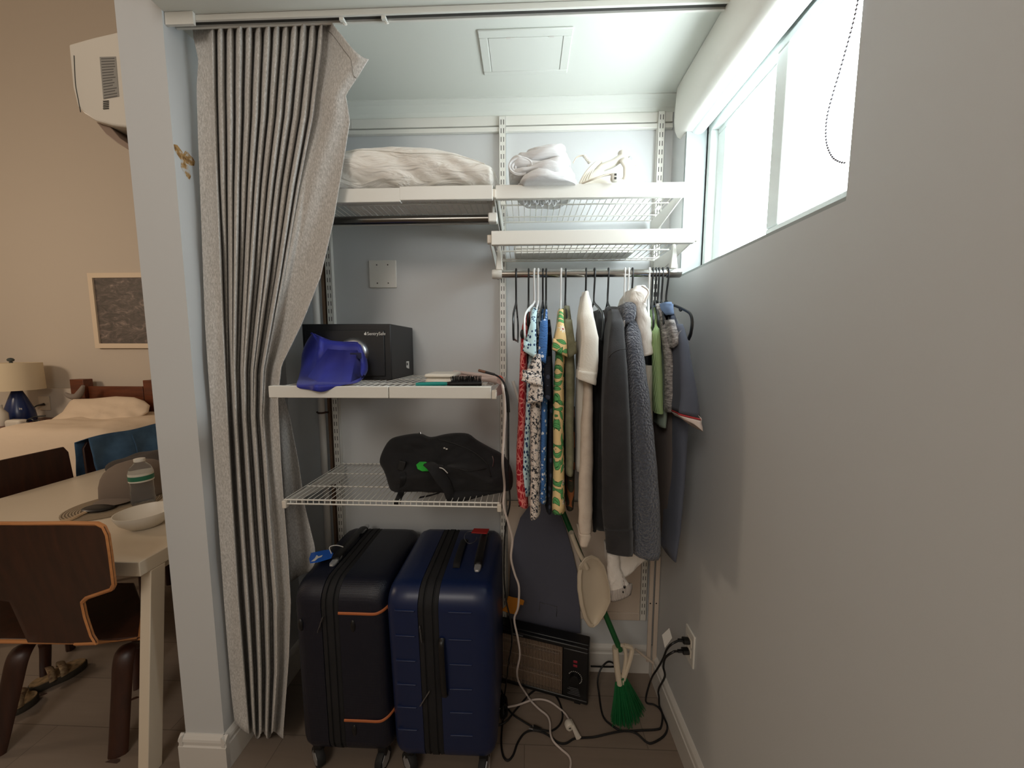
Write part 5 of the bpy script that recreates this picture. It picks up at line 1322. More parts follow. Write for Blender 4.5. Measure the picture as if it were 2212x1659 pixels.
# coil of black cable held together
cc = thing('cable_bundle', 'small tied bundle of black cable lying beside the blue suitcase', 'cable', tuple(fl(1090, 1530, 0)))
b = MB()
for k in range(5):
    b.tube([fl(1084 + k * 1.5, 1500 + 3 * k, .008 + .003 * k), fl(1081 + k * 1.4, 1525, .010 + .003 * k), fl(1083 + k * 1.6, 1552 - 2 * k, .008), fl(1091 + k, 1548 - k, .008), fl(1093 + k * .6, 1520, .012), fl(1089 + k, 1502 + k, .010), fl(1084 + k * 1.5, 1500 + 3 * k, .008 + .003 * k)], .003, 6, 5)
b.build('coils', 'cordb', cc, smooth=True)
q = fl(1090, 1528, .014); MB().lathe([(.012, -.004), (.013, -.003), (.013, .003), (.012, .004)], q, 12, 'Y').build('tie', 'rubber', cc)

# pink white straightener cord: shelf end down to the floor, and its twin
sc_ = thing('straightener_cord', 'long pinkish white cord hanging from the middle shelf end to the floor', 'power cord', tuple(fl(1188, 1575, 0)))
ys = yD - .03
c4 = [hs1 + V((.004, -.01, .004)), PY(1086, 834, ys), PY(1090, 862, ys), PY(1091, 900, ys), PY(1088, 950, ys), PY(1086, 1000, ys), PY(1090, 1050, 1.085), PY(1088, 1092, 1.085), PY(1098, 1130, 1.09), PY(1107, 1165, 1.10), PY(1104, 1205, 1.11), PY(1112, 1240, 1.13), PY(1121, 1268, 1.14), PY(1119, 1312, 1.16), PY(1111, 1338, 1.18), PY(1119, 1380, 1.20), PY(1123, 1415, 1.23), PY(1117, 1450, 1.27), PY(1121, 1474, 1.34), fl(1136, 1498, .012), fl(1147, 1514, .014), fl(1165, 1532, .012), fl(1182, 1546, .012), fl(1188, 1562, .013), fl(1189, 1585, .013), fl(1196, 1602, .012), fl(1212, 1618), fl(1228, 1632), fl(1233, 1648), fl(1228, 1675)]
MB().tube(c4, .0036, 7, 5).build('cable', 'cordw', sc_, smooth=True)
we = thing('white_extension_cord', 'white extension cord with socket ends curling out from under the suitcase', 'power cord', tuple(fl(1150, 1520, 0)))
c5 = [fl(1056, 1675), fl(1057, 1620), fl(1057, 1585), fl(1059, 1550), fl(1068, 1537), fl(1090, 1529, .012), fl(1118, 1523, .010), fl(1150, 1512, .008), fl(1172, 1511, .008), fl(1190, 1517), fl(1208, 1530), fl(1222, 1543, .008), fl(1232, 1560, .010)]
MB().tube(c5, .0036, 7, 5).build('cable', 'cordw', we, smooth=True)
a, c = fl(1232, 1556, .012), fl(1250, 1594, .012)
MB().tube([a, a.lerp(c, .3), a.lerp(c, .7), c], lambda u: (.006 + .005 * u, .007), 10, 4).build('connector', 'offwhite', we, smooth=True)
q = fl(1229, 1566, .013)
so_ = MB().lathe([(.0, .012), (.013, .012), (.016, .008), (.016, -.008), (.013, -.012)], q, 16, 'Y', rot=Matrix.Rotation(.35, 3, 'Z')).build('round_socket', 'offwhite', we, smooth=True)
MB().box((q.x - .006, q.y - .0135, q.z - .002), (q.x + .006, q.y - .011, q.z + .002)).build('socket_slot', 'slot', so_)
# black straightener cord
bc = thing('curler_cord', 'thin black cord hanging behind the pinkish white cord', 'power cord', tuple(PY(1092, 1480, 1.2)))
yk = yD - .012
c6 = [PY(1068, 809, yD + .06), PY(1080, 816, yD + .03), PY(1090, 830, yk - .01), PY(1096, 856, yk - .01), PY(1098, 900, yk), PY(1098, 980, yk), PY(1100, 1050, 1.10), PY(1101, 1090, 1.10), PY(1093, 1130, 1.11), PY(1089, 1190, 1.12), PY(1089, 1250, 1.13), PY(1094, 1300, 1.15), PY(1104, 1345, 1.17), PY(1106, 1385, 1.20), PY(1099, 1430, 1.25), PY(1094, 1470, 1.33), fl(1090, 1500, .02)]
MB().tube(c6, .0028, 7, 5).build('cable', 'cordb', bc, smooth=True)
q = PY(1096, 868, yk); MB().tube([PY(1091, 838, yk - .01), PY(1096, 860, yk - .01), PY(1098, 890, yk)], .005, 8, 4).build('strain_relief', 'cordb', bc, smooth=True)

# ------------------------------------------------------------------ bedroom seen past the partition
# air conditioner end on the partition
ac = thing('air_conditioner', 'white wall air conditioner seen end on, high on the partition', 'air conditioner', (XCO, 1.45, 2.1))
ay = 1.125
prof = [(147, 95), (200, 80), (285, 62), (285, 276), (240, 270), (205, 260), (180, 244), (166, 228), (156, 188)]
pp = [PY(x, y, ay) for x, y in prof]
pp = [V((min(p.x, XCO - .002), p.y, p.z)) for p in pp]
MB().prism(pp, (0, .80, 0)).build('casing', 'offwhite', ac, bevel=.006)
MB().tube([PY(x, y, ay - .0005) for x, y in ((160, 120), (163, 180), (169, 215), (174, 242))], .0012, 5, 4).build('panel_seam', 'slot', ac)
lb = [PY(x, y, ay - .0012) for x, y in ((215, 123), (250, 122), (257, 208), (223, 214))]
lo_ = MB().prism(lb, (0, .001, 0)).build('rating_label', mat('grey_label', (150, 146, 138), .7), ac)
b = MB()
for k in range(15):
    f = k / 14; p = [PY(lerp(217, 224, f) + 1, lerp(126, 211, f), ay - .0016), PY(lerp(249, 255, f) - random.choice((2, 6, 10, 3)), lerp(125, 206, f), ay - .0016)]
    b.hexa([p[0], p[1], p[1] + V((0, 0, -.0022)), p[0] + V((0, 0, -.0022))], [q_ + V((0, .0004, 0)) for q_ in (p[0], p[1], p[1] + V((0, 0, -.0022)), p[0] + V((0, 0, -.0022)))])
b.build('label_print', mat('label_print', (98, 94, 90), .8), lo_)
b = MB()
for k in range(5):
    p, q = PY(223, 219 + 4 * k, ay - .001), PY(235, 218 + 4 * k, ay - .001); b.tube([p, q], .0014, 5, 0)
b.build('vent_slots', 'slot', ac)
lv = [PY(x, y, ay + .02) for x, y in ((206, 262), (236, 272), (258, 298), (285, 316), (288, 330), (252, 308), (228, 290))]
lv = [V((min(p.x, XCO - .004), p.y, p.z)) for p in lv]
MB().prism(lv, (0, .74, 0)).build('louver', mat('brownish_louver', (150, 128, 112), .5), ac, bevel=.003)

# picture on the far wall
P0, P1 = PY(190, 590, YF - .03), PY(206, 752, YF - .03)
fx0, fx1 = (P0.x + P1.x) / 2, PY(392, 650, YF - .03).x; fz1, fz0 = P0.z - .0, P1.z
pf = thing('framed_picture', 'framed dark seascape photograph hanging on the tan bedroom wall', 'picture', ((fx0 + fx1) / 2, YF, fz0))
b = MB(); w_ = .042
b.box((fx0, YF - .035, fz0), (fx1, YF - .001, fz0 + w_)).box((fx0, YF - .035, fz1 - w_), (fx1, YF - .001, fz1)).box((fx0, YF - .035, fz0 + w_), (fx0 + w_, YF - .001, fz1 - w_)).box((fx1 - w_, YF - .035, fz0 + w_), (fx1, YF - .001, fz1 - w_))
b.build('frame', mat('cream_frame', (226, 208, 184), .5), pf)
t = NT('sea_photo')
n1 = t.n('ShaderNodeTexNoise', Vector=t.mapped((3.2, 1, 6.5), (0, .5, 0)), Scale=2.6, Detail=8.0, Roughness=.72, Distortion=1.4)
M['sea'] = t.fin(t.ramp(n1.outputs[0], [(.36, (52, 46, 44)), (.52, (86, 76, 72)), (.62, (128, 112, 106)), (.7, (186, 170, 160))]), .5, Coat_Weight=1.0, Coat_Roughness=.03)
MB().box((fx0 + w_, YF - .022, fz0 + w_), (fx1 - w_, YF - .002, fz1 - w_)).build('photograph', 'sea', pf)
# ledge on the far wall
zle = PY(100, 838, YF).z
struct(MB().box((XL, YF - .05, 0), (XCO - .001, YF, zle)), 'trim_3', 'warmwall')
YW = YF - .05

# bed
bd_ = thing('bed', 'bed with red brown wooden headboard and white linen', 'bed', (-3.3, 2.7, 0))
def post(px0, px1, ytop):
    a, c = PY(px0, ytop, YW - .06), PY(px1, ytop, YW - .06)
    return MB().box((a.x, YW - .085, 0), (c.x, YW - .01, a.z))
post(157, 186, 819).build('headboard_post', 'oakred', bd_, bevel=.004); post(314, 342, 821).build('headboard_post', 'oakred', bd_, bevel=.004)
a, c = PY(183, 834, YW - .04), PY(318, 900, YW - .04)
MB().box((a.x, YW - .055, .45), (c.x, YW - .03, a.z)).build('headboard_panel', 'oakred', bd_, bevel=.003)
# duvet: soft slab
DX0, DX1, DY0, DY1 = -3.87, -2.78, 2.28, YW - .10
def duv(p, u): return p
b = MB()
def dv(u, v):
    x, y = lerp(DX0, DX1, u), lerp(DY0, DY1, v)
    e = min(u, 1 - u) * 2.2; f = min(v + .02, 1) * 3
    z = .875 - .14 * math.exp(-(u / .10) ** 2) - .10 * math.exp(-((1 - u) / .1) ** 2) - .30 * math.exp(-(v / .07) ** 2) + .03 * noise.noise(V((x * 2.2, y * 2.2, 1))) + .012 * noise.noise(V((x * 6, y * 9, 3)))
    return V((x, y, z))
n1_, n2_ = 60, 40
top_ = [[dv(i / n1_, j / n2_) for i in range(n1_ + 1)] for j in range(n2_ + 1)]
b.grid(lambda u, v: dv(u, v), n1_, n2_)
b.build('duvet', 'bed', bd_, smooth=True, angle=0, solid=.04)
MB().box((DX0 + .06, DY0 + .06, .30), (DX1 - .06, DY1, .66)).build('mattress', 'bed', bd_, bevel=.05)
MB().box((DX0 + .05, DY0 + .08, .02), (DX1 - .05, DY1, .295)).build('bed_base', 'oakred', bd_, bevel=.01)
PO = [(98, 922), (112, 905), (135, 890), (150, 868), (158, 862), (200, 861), (250, 856), (290, 858), (312, 866), (324, 876), (321, 890), (305, 902), (270, 914), (190, 921), (130, 924)]
bpw = thing('pillow', 'plump white pillow propped against the wooden headboard', 'pillow', tuple(PY(220, 915, 2.85)))
def bpil(u, v, s_):
    a = v * len(PO); i = int(a) % len(PO); f = a - int(a)
    ox, oy = lerp(PO[i][0], PO[(i + 1) % len(PO)][0], f), lerp(PO[i][1], PO[(i + 1) % len(PO)][1], f)
    k = math.sin(u * PI / 2); x, y = lerp(215, ox, k), lerp(892, oy, k)
    w = math.cos(u * PI / 2)
    return PY(x, y, lerp(2.98, 2.80, sstep((y - 858) / 66.)) - s_ * .09 * w ** .7 + .02 * noise.noise(V((x / 24., y / 14., 2))) * (w > .02))
b = MB(); n_ = 12
b.loft([[bpil((i + .4) / (n_ + .4), k / 60, 1) for k in range(60)] for i in range(n_ + 1)] + [[bpil(1 - (i + 1) / 8.5, k / 60, -1) for k in range(60)] for i in range(8)])
b.build('cushion', 'bed', bpw, smooth=True, angle=0)

# night stand, lamp and small things
zn = PY(60, 912, 2.85).z - .015
ns = thing('nightstand', 'dark low nightstand beside the bed under the blue lamp', 'nightstand', (-4.25, 2.98, 0))
MB().box((-4.62, 2.72, .12), (-4.1, YW - .02, zn - .02)).build('cabinet', 'oakred', ns, bevel=.005)
MB().box((-4.64, 2.70, zn - .0195), (-4.07, YW - .015, zn)).build('top', 'oakred', ns, bevel=.004)
for x in (-4.58, -4.14): MB().box((x - .02, 2.74, 0), (x + .02, 2.78, .12)).build('leg', 'oakred', ns)
LY = 2.95
lc = PY(28, 900, LY)
lp = thing('table_lamp', 'table lamp with cream drum shade and dark blue base', 'lamp', (lc.x, LY, zn))
zb0, zb1 = zn, PY(40, 842, LY).z
R0 = (PY(74, 900, LY).x - PY(8, 900, LY).x) / 2 / 1.5
lx = PY(41, 880, LY).x
MB().lathe([(R0 * .95, zb0 + .001), (R0, zb0 + .02), (R0 * .92, lerp(zb0, zb1, .35)), (R0 * .55, lerp(zb0, zb1, .75)), (R0 * .34, lerp(zb0, zb1, .95)), (R0 * .3, zb1)], (lx, LY, 0), 24).build('base', mat('dark_blue_glaze', (30, 48, 96), .25), lp, smooth=True)
sz0, sz1 = PY(40, 842, LY).z, PY(40, 784, LY).z
SR = (PY(96, 815, LY).x - PY(28, 815, LY).x) / 1.66
sxc = PY(28, 815, LY).x
b = MB().lathe([(SR, sz0), (SR * .98, sz1)], (sxc, LY, 0), 40); 
b.build('lamp_shade', mat('cream_shade', (226, 210, 180), .8), lp, smooth=True)
MB().lathe([(.010, sz1), (.012, sz1 + .004), (.008, sz1 + .010), (.020, sz1 + .018), (.022, sz1 + .030), (.014, sz1 + .040), (.001, sz1 + .044)], (sxc, LY, 0), 16).build('finial', 'gasket', lp, smooth=True)
q = PY(36, 882, LY - R0); tx = text('im', .03, 'lettering', 'paper', lp, PY(41, 885, LY - R0 - .004), (PI / 2, 0, 0))
bo1 = thing('lotion_bottle', 'white bottle at the picture edge beside the blue lamp base', 'bottle', tuple(PY(6, 925, 2.78)))
p = PY(4, 925, 2.78); zt1 = PY(4, 880, 2.78).z
MB().lathe([(.040, p.z), (.043, p.z + .01), (.043, lerp(p.z, zt1, .7)), (.02, lerp(p.z, zt1, .92)), (.018, zt1)], (p.x, p.y, 0), 18).build('body', 'offwhite', bo1, smooth=True)
MB().lathe([(.019, zt1), (.019, zt1 + .02), (.012, zt1 + .024)], (p.x, p.y, 0), 14).build('cap', 'white', bo1, smooth=True)
a = PY(16, 927, 2.76); c = PY(46, 907, 2.76)
wb2 = thing('night_light', 'small white rounded box in front of the blue lamp', 'box', (a.x, 2.78, a.z))
MB().box((a.x, 2.74, a.z), (c.x, 2.81, c.z)).build('case', 'offwhite', wb2, bevel=.02, bseg=4)
wb2.name = 'tissue_case'
sg = thing('eyeglasses', 'dark folded eyeglasses at the bed side of the nightstand', 'eyeglasses', tuple(PY(80, 912, 2.76)))
b = MB()
for x, y in ((66, 910), (80, 913)): b.tube([PY(x + 7 * math.cos(k * .7), y + 5 * math.sin(k * .7), 2.76) for k in range(10)], .006, 6, 3)
b.build('rims', 'black', sg, smooth=True)
MB().tube([PY(62, 905, 2.77), PY(78, 900, 2.80), PY(98, 898, 2.83)], .006, 6, 4).build('temple', 'black', sg, smooth=True)
MB().tube([PY(78, 910, 2.76), PY(90, 915, 2.74), PY(96, 906, 2.75)], .005, 6, 4).build('temple', 'black', sg, smooth=True)
a = PY(84, 856, YW); c = PY(111, 886, YW)
o2 = thing('wall_outlet', 'beige outlet plate with black plug on the bedroom wall beside the lamp', 'outlet', ((a.x + c.x) / 2, YW, c.z))
MB().box((a.x, YW - .008, c.z), (c.x, YW - .001, a.z)).build('plate', mat('beige_plate', (214, 196, 170), .5), o2, bevel=.003)
q = PY(92, 874, YW - .02); MB().tube([(q.x + .02, YW - .025, q.z + .004), (q.x, YW - .03, q.z), (q.x - .04, YW - .03, q.z - .008), (q.x - .08, YW - .03, q.z - .03)], lambda u: .012 - .008 * u, 8, 4).build('plug', 'black', o2, smooth=True)
og = thing('bird_ornament', 'small grey bird shaped ornament in front of the left headboard post', 'ornament', tuple(PY(168, 880, 3.0)))
MB().tube([PY(141, 850, 2.98), PY(152, 856, 2.98), PY(166, 856, 2.98), PY(174, 846, 2.98), PY(180, 833, 2.98)], lambda u: (.010 + .018 * math.sin(u * PI), .012 + .014 * math.sin(u * PI)), 10, 5).build('body', mat('grey_driftwood', (134, 124, 116), .7), og, smooth=True)
MB().tube([PY(166, 856, 2.98), PY(172, 870, 2.98), PY(172, 884, 2.98)], .008, 8, 4).build('stand', bpy.data.materials['grey_driftwood'], og, smooth=True)

# dining table
TX0, TX1, TY0, TY1, TZ = -2.46, PZ(300, 1215, .75).x, PZ(300, 1215, .75).y, 2.62, .75
tb = thing('dining_table', 'white rectangular dining table beside the partition', 'table', ((TX0 + TX1) / 2, (TY0 + TY1) / 2, 0))
MB().box((TX0, TY0, TZ - .05), (TX1, TY1, TZ)).build('tabletop', 'tablewhite', tb, bevel=.003)
MB().box((TX0 + .08, TY0 + .05, TZ - .085), (TX1 - .03, TY1 - .05, TZ - .0505)).build('apron', 'tablewhite', tb, bevel=.002)
def tleg(xt, xb, y0, y1, dy):
    return MB().hexa([(xt - .018, y0, TZ - .05), (xt + .018, y0, TZ - .05), (xt + .018, y1, TZ - .05), (xt - .018, y1, TZ - .05)], [(xb - .018, y0 + dy, 0), (xb + .018, y0 + dy, 0), (xb + .018, y1 + dy, 0), (xb - .018, y1 + dy, 0)]).build('leg', 'tablewhite', tb, bevel=.002)
p, q = PX(328, 1250, TX1), PX(361, 1250, TX1); bt = PX(322, 1659, TX1)
dyl = (bt.y - p.y) * (TZ - .05) / max(.05, (p.z - bt.z))
tleg(TX1 - .0182, TX1 - .0182, p.y, q.y, dyl); tleg(TX0 + .05, TX0 + .05, p.y, q.y, dyl)
tleg(TX1 - .0182, TX1 - .0182, TY1 - .10, TY1 - .05, 0); tleg(TX0 + .05, TX0 + .05, TY1 - .10, TY1 - .05, 0)

# chairs
def ply(poly3, th, name, root, sub=0):
    pass
def chair_near():
    r = thing('dining_chair', 'walnut plywood chair drawn up to the near end of the white table', 'chair', (-1.52, 1.2, 0))
    # back: curved plywood panel given by its outline
    BK = [(-70, 1131), (60, 1131), (150, 1130), (212, 1131), (226, 1138), (234, 1155), (240, 1195), (248, 1262), (243, 1272), (190, 1290), (180, 1300), (186, 1330), (200, 1372), (210, 1388), (150, 1390), (60, 1388), (20, 1300), (-60, 1290), (-110, 1270)]
    def yb_(x, y): return TY0 - .075 + .055 * sstep((y - 1131) / 260.) - .05 * ((x - 70) / 180.) ** 2 * .6
    cen_ = (85, 1240)
    def f(u, v, d):
        a = v * len(BK); i = int(a) % len(BK); k = a - int(a)
        x, y = lerp(cen_[0], lerp(BK[i][0], BK[(i + 1) % len(BK)][0], k), u), lerp(cen_[1], lerp(BK[i][1], BK[(i + 1) % len(BK)][1], k), u)
        return PY(x, y, yb_(x, y) + d)
    b = MB(); nn = len(BK) * 4; L = [[f(.05 + .95 * i / 8, k / nn, 0) for k in range(nn)] for i in range(9)] + [[f(1 - .95 * i / 8, k / nn, .012) for k in range(nn)] for i in range(9)]
    bk = b.loft(L).build('backrest', 'walnut', r, smooth=True, angle=35)
    MB().tube([f(1, k / nn, .006) + V((0, -.0015, .0006)) for k in range(0, int(nn * 14 / 19))], .0066, 6, 0).build('plywood_edge', 'plyedge', bk, smooth=True)
    s0 = [PZ(x, y, .45) for x, y in ((-60, 1385), (212, 1388), (300, 1380), (308, 1310), (290, 1262), (-40, 1262))]
    st = MB().prism([p + V((0, .0, -.006)) for p in s0], (0, 0, .014)).build('seat', 'walnut', r, bevel=.004)
    MB().tube([s0[i] + V((0, 0, .001)) for i in (0, 1, 2, 3)], .0072, 6, 0).build('plywood_edge', 'plyedge', st, smooth=True)
    def leg(pts, w0):
        P_ = [PY(*p) for p in pts]
        P_[-1].z = 0.0
        MB().tube(P_, lambda u: (w0 - .006 * u, .012), 10, 6).build('leg', 'oakred' if False else 'walnut', r, smooth=True)
    leg([(300, 1392, 1.24), (276, 1400, 1.20), (266, 1430, 1.17), (262, 1500, 1.15), (252, 1659, 1.10), (248, 1720, 1.085)], .033)
    leg([(60, 1392, 1.22), (50, 1400, 1.18), (36, 1430, 1.15), (20, 1500, 1.13), (-20, 1659, 1.08), (-30, 1720, 1.07)], .033)
    leg([(96, 1386, 1.40), (98, 1400, 1.40), (98, 1450, 1.38), (100, 1550, 1.33), (104, 1606, 1.31)], .022)
    leg([(296, 1370, 1.40), (297, 1390, 1.40), (298, 1450, 1.38), (299, 1550, 1.33), (300, 1606, 1.31)], .022)
    return r
chair_near()
def chair_side(y0, label):
    r = thing('dining_chair', label, 'chair', (TX0 - .16, y0 + .22, 0), 'walnut chairs along the far side of the table')
    X = TX0 - .11
    bk = MB().loft([[V((X + d - .05 * ((y / .21) ** 2) * .5 - .06 * (z - .45), y0 + .22 + y, z)) for y, z in ((-.20, .60), (-.215, .66), (-.21, .86), (-.19, .895), (.19, .895), (.21, .86), (.215, .66), (.20, .60), (.10, .585), (-.10, .585))] for d in (0, .012)]).build('backrest', 'walnut', r, bevel=.003)
    MB().box((X - .05, y0 + .10, .455), (X - .035, y0 + .34, .62)).build('neck', 'walnut', r, bevel=.003)
    MB().box((X - .05, y0 + .01, .44), (X + .38, y0 + .43, .454)).build('seat', 'walnut', r, bevel=.005)
    for dx in (0, .36):
        for dy in (.04, .38): MB().tube([(X + dx, y0 + dy, .44), (X + dx * 1.05, y0 + dy, .2), (X + dx * 1.1 - .02, y0 + dy, 0)], .016, 8, 3).build('leg', 'walnut', r, smooth=True)
    return r
chair_side(1.50, 'walnut chair with bare back on the far side of the white table')
chair_side(1.99, 'walnut chair on the far side of the table with the blue denim over its back')
# denim garment over the second chair
dj = thing('denim_jacket', 'blue denim jacket draped over the back of a walnut chair', 'jacket', (TX0 - .1, 2.2, .55))
M['denim'] = cloth('blue_denim', (76, 108, 138), .95, 700, .4, (9, (54, 84, 114)))
def dnm(u, v):
    y = lerp(1.985, 2.435, u); z0_ = .915 + .004 * math.sin(u * 9)
    s_ = v * 2 - 1      # -1 behind, +1 in front
    X = TX0 - .135
    fold = .012 * math.sin(u * 13 + v * 3) + .010 * noise.noise(V((u * 5, v * 5, 2)))
    if s_ < 0: return V((X - .048 + .01 * s_ + fold * .4, y, z0_ - .25 * -s_))
    return V((X + .044 + .012 * s_ + .04 * s_ * s_ + fold * (1 - math.exp(-s_ * 5)), y + .03 * s_ * (u - .5), z0_ + .012 * math.exp(-s_ * 14) - .20 * s_ * (1 + .06 * math.sin(u * 7))))
MB().grid(dnm, 40, 30).build('cloth', 'denim', dj, smooth=True, angle=0, solid=.004)
b = MB(); b.tube([dnm(.5, v) + V((.004, 0, 0)) for v in [.55 + .44 * i / 10 for i in range(11)]], .004, 6, 3); b.build('seam', 'denim', dj, smooth=True)

# things on the table
def onT(x, y, h=0): return PZ(x, y, TZ + h)
bt_c = onT(311, 1090)
wbt = thing('water_bottle', 'clear plastic water bottle with green label standing on the table', 'bottle', tuple(bt_c))
hB = PY(305, 990, bt_c.y).z - TZ; RB = (PY(337, 1050, bt_c.y).x - PY(288, 1050, bt_c.y).x) / 2 / 1.3
MB().lathe([(RB * .8, .002), (RB * .95, .010), (RB, .03), (RB * .95, hB * .25), (RB, hB * .3), (RB * .95, hB * .4), (RB * .97, hB * .5), (RB * 1.02, hB * .72), (RB * .85, hB * .82), (RB * .45, hB * .91), (RB * .42, hB * .94)], tuple(bt_c), 24).build('bottle', 'pet', wbt, smooth=True)
lbm = MB().lathe([(RB * 1.0, hB * .525), (RB * 1.035, hB * .53), (RB * 1.035, hB * .70), (RB * 1.0, hB * .705)], tuple(bt_c), 24).build('label', mat('pale_label', (206, 202, 190), .5), wbt, smooth=True)
MB().lathe([(RB * 1.04, hB * .56), (RB * 1.045, hB * .565), (RB * 1.045, hB * .65), (RB * 1.04, hB * .655)], tuple(bt_c), 24).build('green_band', mat('green_band', (30, 104, 78), .5), lbm, smooth=True)
MB().lathe([(RB * .46, hB * .935), (RB * .48, hB * .94), (RB * .48, hB * .995), (RB * .40, hB)], tuple(bt_c), 18).build('cap', 'white', wbt, smooth=True)
# woven placemat
pm = onT(248, 1092); pe0, pe1 = onT(150, 1108), onT(346, 1092)
RM = abs(pe1.x - pe0.x) * .5
t = NT('woven_straw')
wv = t.n('ShaderNodeTexWave', {'wave_type': 'RINGS', 'rings_direction': 'Z'}, Vector=t.mapped((1, 1, 1)), Scale=36.0, Distortion=.6)
t.bump(wv.outputs[0], .8, .003); M['straw'] = t.fin(t.mix(wv.outputs[0], (128, 112, 92), (176, 158, 132)), .9)
tagset(MB().lathe([(.001, .0005), (RM, .0005), (RM, .0045), (.001, .005)], tuple(pm), 40).build('placemat', 'straw', origin=tuple(pm)), 'round woven straw placemat under the cap on the table', 'placemat')
# cap
cp = onT(280, 1070, .006)
chp = thing('baseball_cap', 'grey brown cloth cap lying on the straw placemat', 'cap', tuple(cp))
M['capc'] = cloth('taupe_cotton', (118, 104, 92), .95, 500, .4)
CX2 = (PY(357, 1040, cp.y).x + PY(207, 1040, cp.y).x) / 2; CR = (PY(357, 1040, cp.y).x - PY(207, 1040, cp.y).x) / 2 / 1.3
chh = PY(280, 1003, cp.y).z - cp.z
MB().blob((CX2, cp.y + .03, cp.z + .01), (CR * .96, CR * .85, chh), 28, 14, lambda p, u: V((p.x, p.y, max(p.z, cp.z))) , .75).build('crown', 'capc', chp, smooth=True, angle=0)
MB().blob((CX2 + CR * .15, cp.y - .09, cp.z + .012), (CR * .55, .06, .008), 24, 8).build('brim', 'capc', chp, smooth=True)
q = PY(270, 1062, cp.y - .11); MB().blob((q.x, cp.y + .03 - CR * .8, cp.z + .05), (.010, .006, .008), 8, 6).build('stitched_mark', 'softblack', chp, smooth=True)
# dark grey cloth behind
dg = thing('folded_sweater', 'dark grey folded sweater at the far table edge behind the bottle', 'sweater', tuple(onT(300, 1000)))
b = MB().blob(tuple(onT(318, 1000, .035)), (.16, .15, .05), 36, 14, lambda p, u: p + V((0, 0, .018 * noise.noise(V((p.x * 9, p.y * 9, 5))))) if p.z > TZ + .03 else V((p.x, p.y, max(p.z, TZ + .001))), .8)
b.build('cloth', cloth('charcoal_knit', (62, 56, 52), .95, 300, .5), dg, smooth=True, angle=0)
# bowl
bc_ = onT(316, 1135)
bw = thing('serving_bowl', 'shallow white bowl on the table corner next to the partition', 'bowl', tuple(bc_))
RBW = (onT(316, 1120).x - onT(261, 1120).x) * .86
MB().lathe([(RBW * .5, .001), (RBW * .55, .003), (RBW * .85, .028), (RBW * .98, .052), (RBW * 1.0, .062), (RBW * .97, .062), (RBW * .82, .034), (RBW * .5, .010), (.001, .008)], (bc_.x, bc_.y, TZ), 36).build('bowl', 'offwhite', bw, smooth=True)
# hand brush with dark pad
hbq = thing('paddle_brush', 'paddle brush with dark oval pad and pale handle on the placemat', 'brush', tuple(onT(205, 1100)))
q = onT(213, 1097, .014); MB().blob(tuple(q), (.062, .04, .010), 24, 10).build('pad', 'black', hbq, smooth=True)
MB().tube([onT(190, 1104, .012), onT(172, 1113, .008), onT(152, 1122, .007), onT(130, 1127, .007)], lambda u: (.012 - .003 * math.sin(u * 6), .006), 10, 5).build('handle', mat('pale_wood', (188, 160, 126), .5), hbq, smooth=True)

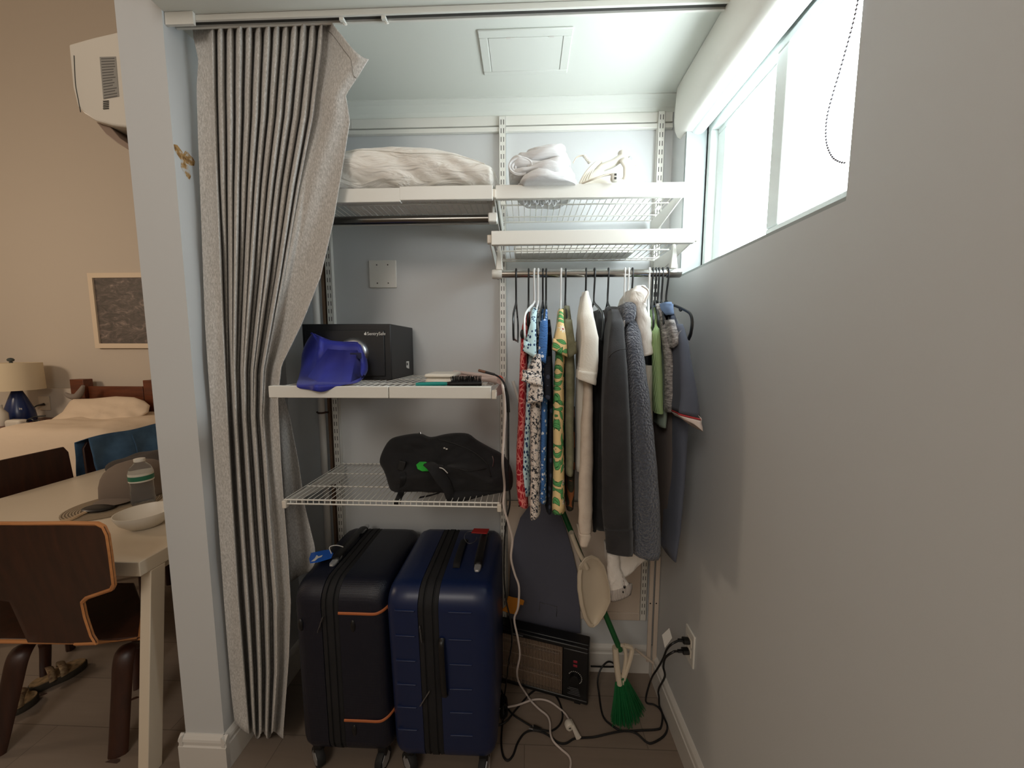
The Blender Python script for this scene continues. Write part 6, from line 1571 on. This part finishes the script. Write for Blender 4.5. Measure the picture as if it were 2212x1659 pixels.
# slippers on the bedroom floor
def slipper(pts, label, strap):
    c = sum((PZ(x, y, .0) for x, y in pts), V()) / len(pts)
    r = thing('slipper', label, 'slipper', tuple(c), 'pair of patterned slippers under the table')
    a, b_ = PZ(*pts[0], 0), PZ(*pts[1], 0); d = (b_ - a); L = d.length; d.normalize(); n = V((-d.y, d.x, 0))
    def out(z, k):
        o = []
        for i in range(24):
            t_ = i / 24 * 2 * PI; u = (1 - math.cos(t_)) / 2; w = .048 * (math.sin(t_)) * (1 - .25 * math.exp(-((u - .35) / .2) ** 2))
            o.append(a + d * (L * (.5 + (u - .5) * k)) + n * w * k + V((0, 0, z)))
        return o
    MB().loft([out(.001, .97), out(.006, 1), out(.026, 1), out(.03, .97)]).build('sole', mat('dark_sole', (52, 46, 36), .8) if not bpy.data.materials.get('dark_sole') else bpy.data.materials['dark_sole'], r, smooth=True, angle=50)
    MB().loft([out(.0305, .95), out(.034, .94)]).build('footbed', bpy.data.materials.get('tan_footbed') or mat('tan_footbed', (150, 122, 84), .8, var=(60, (104, 86, 60))), r)
    b = MB(); m0 = a + d * (L * strap)
    for k in (-.02, .012):
        b.tube([m0 + d * k + n * -.046 + V((0, 0, .03)), m0 + d * k + n * -.03 + V((0, 0, .058)), m0 + d * k + n * .03 + V((0, 0, .058)), m0 + d * k + n * .046 + V((0, 0, .03))], lambda u: (.013, .004), 8, 5)
    b.build('strap', bpy.data.materials.get('brown_strap') or mat('brown_strap', (112, 84, 60), .6, var=(70, (168, 146, 112))), r, smooth=True)
slipper([(60, 1500), (190, 1436)], 'patterned slipper lying farther under the table', .5)
slipper([(-30, 1560), (86, 1512)], 'patterned slipper lying nearer, half behind the chair leg', .6)

# white stick end standing behind the red dress
st_ = thing('white_stick', 'white plastic stick leaning behind the red dress below the rail', 'stick', tuple(PY(1128, 1000, 1.44)))
MB().tube([PY(1108, 823, 1.47), PY(1110, 830, 1.47), PY(1118, 856, 1.475), PY(1130, 900, 1.48), PY(1140, 1000, 1.50), PY(1144, 1086, 1.516)], lambda u: .0065, 10, 4).build('stick', 'white', st_, smooth=True)

# ------------------------------------------------------------------ light
w = bpy.data.worlds.new('world'); SC.world = w; w.use_nodes = True
w.node_tree.nodes['Background'].inputs[0].default_value = (.5, .6, .7, 1); w.node_tree.nodes['Background'].inputs[1].default_value = .3
def lamp(name, loc, rad, energy, col):
    l = bpy.data.lights.new(name, 'POINT'); l.shadow_soft_size = rad; l.energy = energy; l.color = col
    o = bpy.data.objects.new(name, l); COL.objects.link(o); o.location = loc; return o
lamp('pendant_lamp_bedroom', (-4.4, 1.0, 2.2), .22, 28, (1.0, .80, .60))
lamp('entry_fill_light', (-.8, -1.5, 2.7), .45, 38, (1.0, .94, .87))  # unseen fill, added to stand in for room light behind the camera
SC.view_settings.view_transform = 'Standard'; SC.view_settings.look = 'None'; SC.view_settings.gamma = 1.0
SC.view_settings.exposure = 0.92
SC.view_settings.use_curve_mapping = False
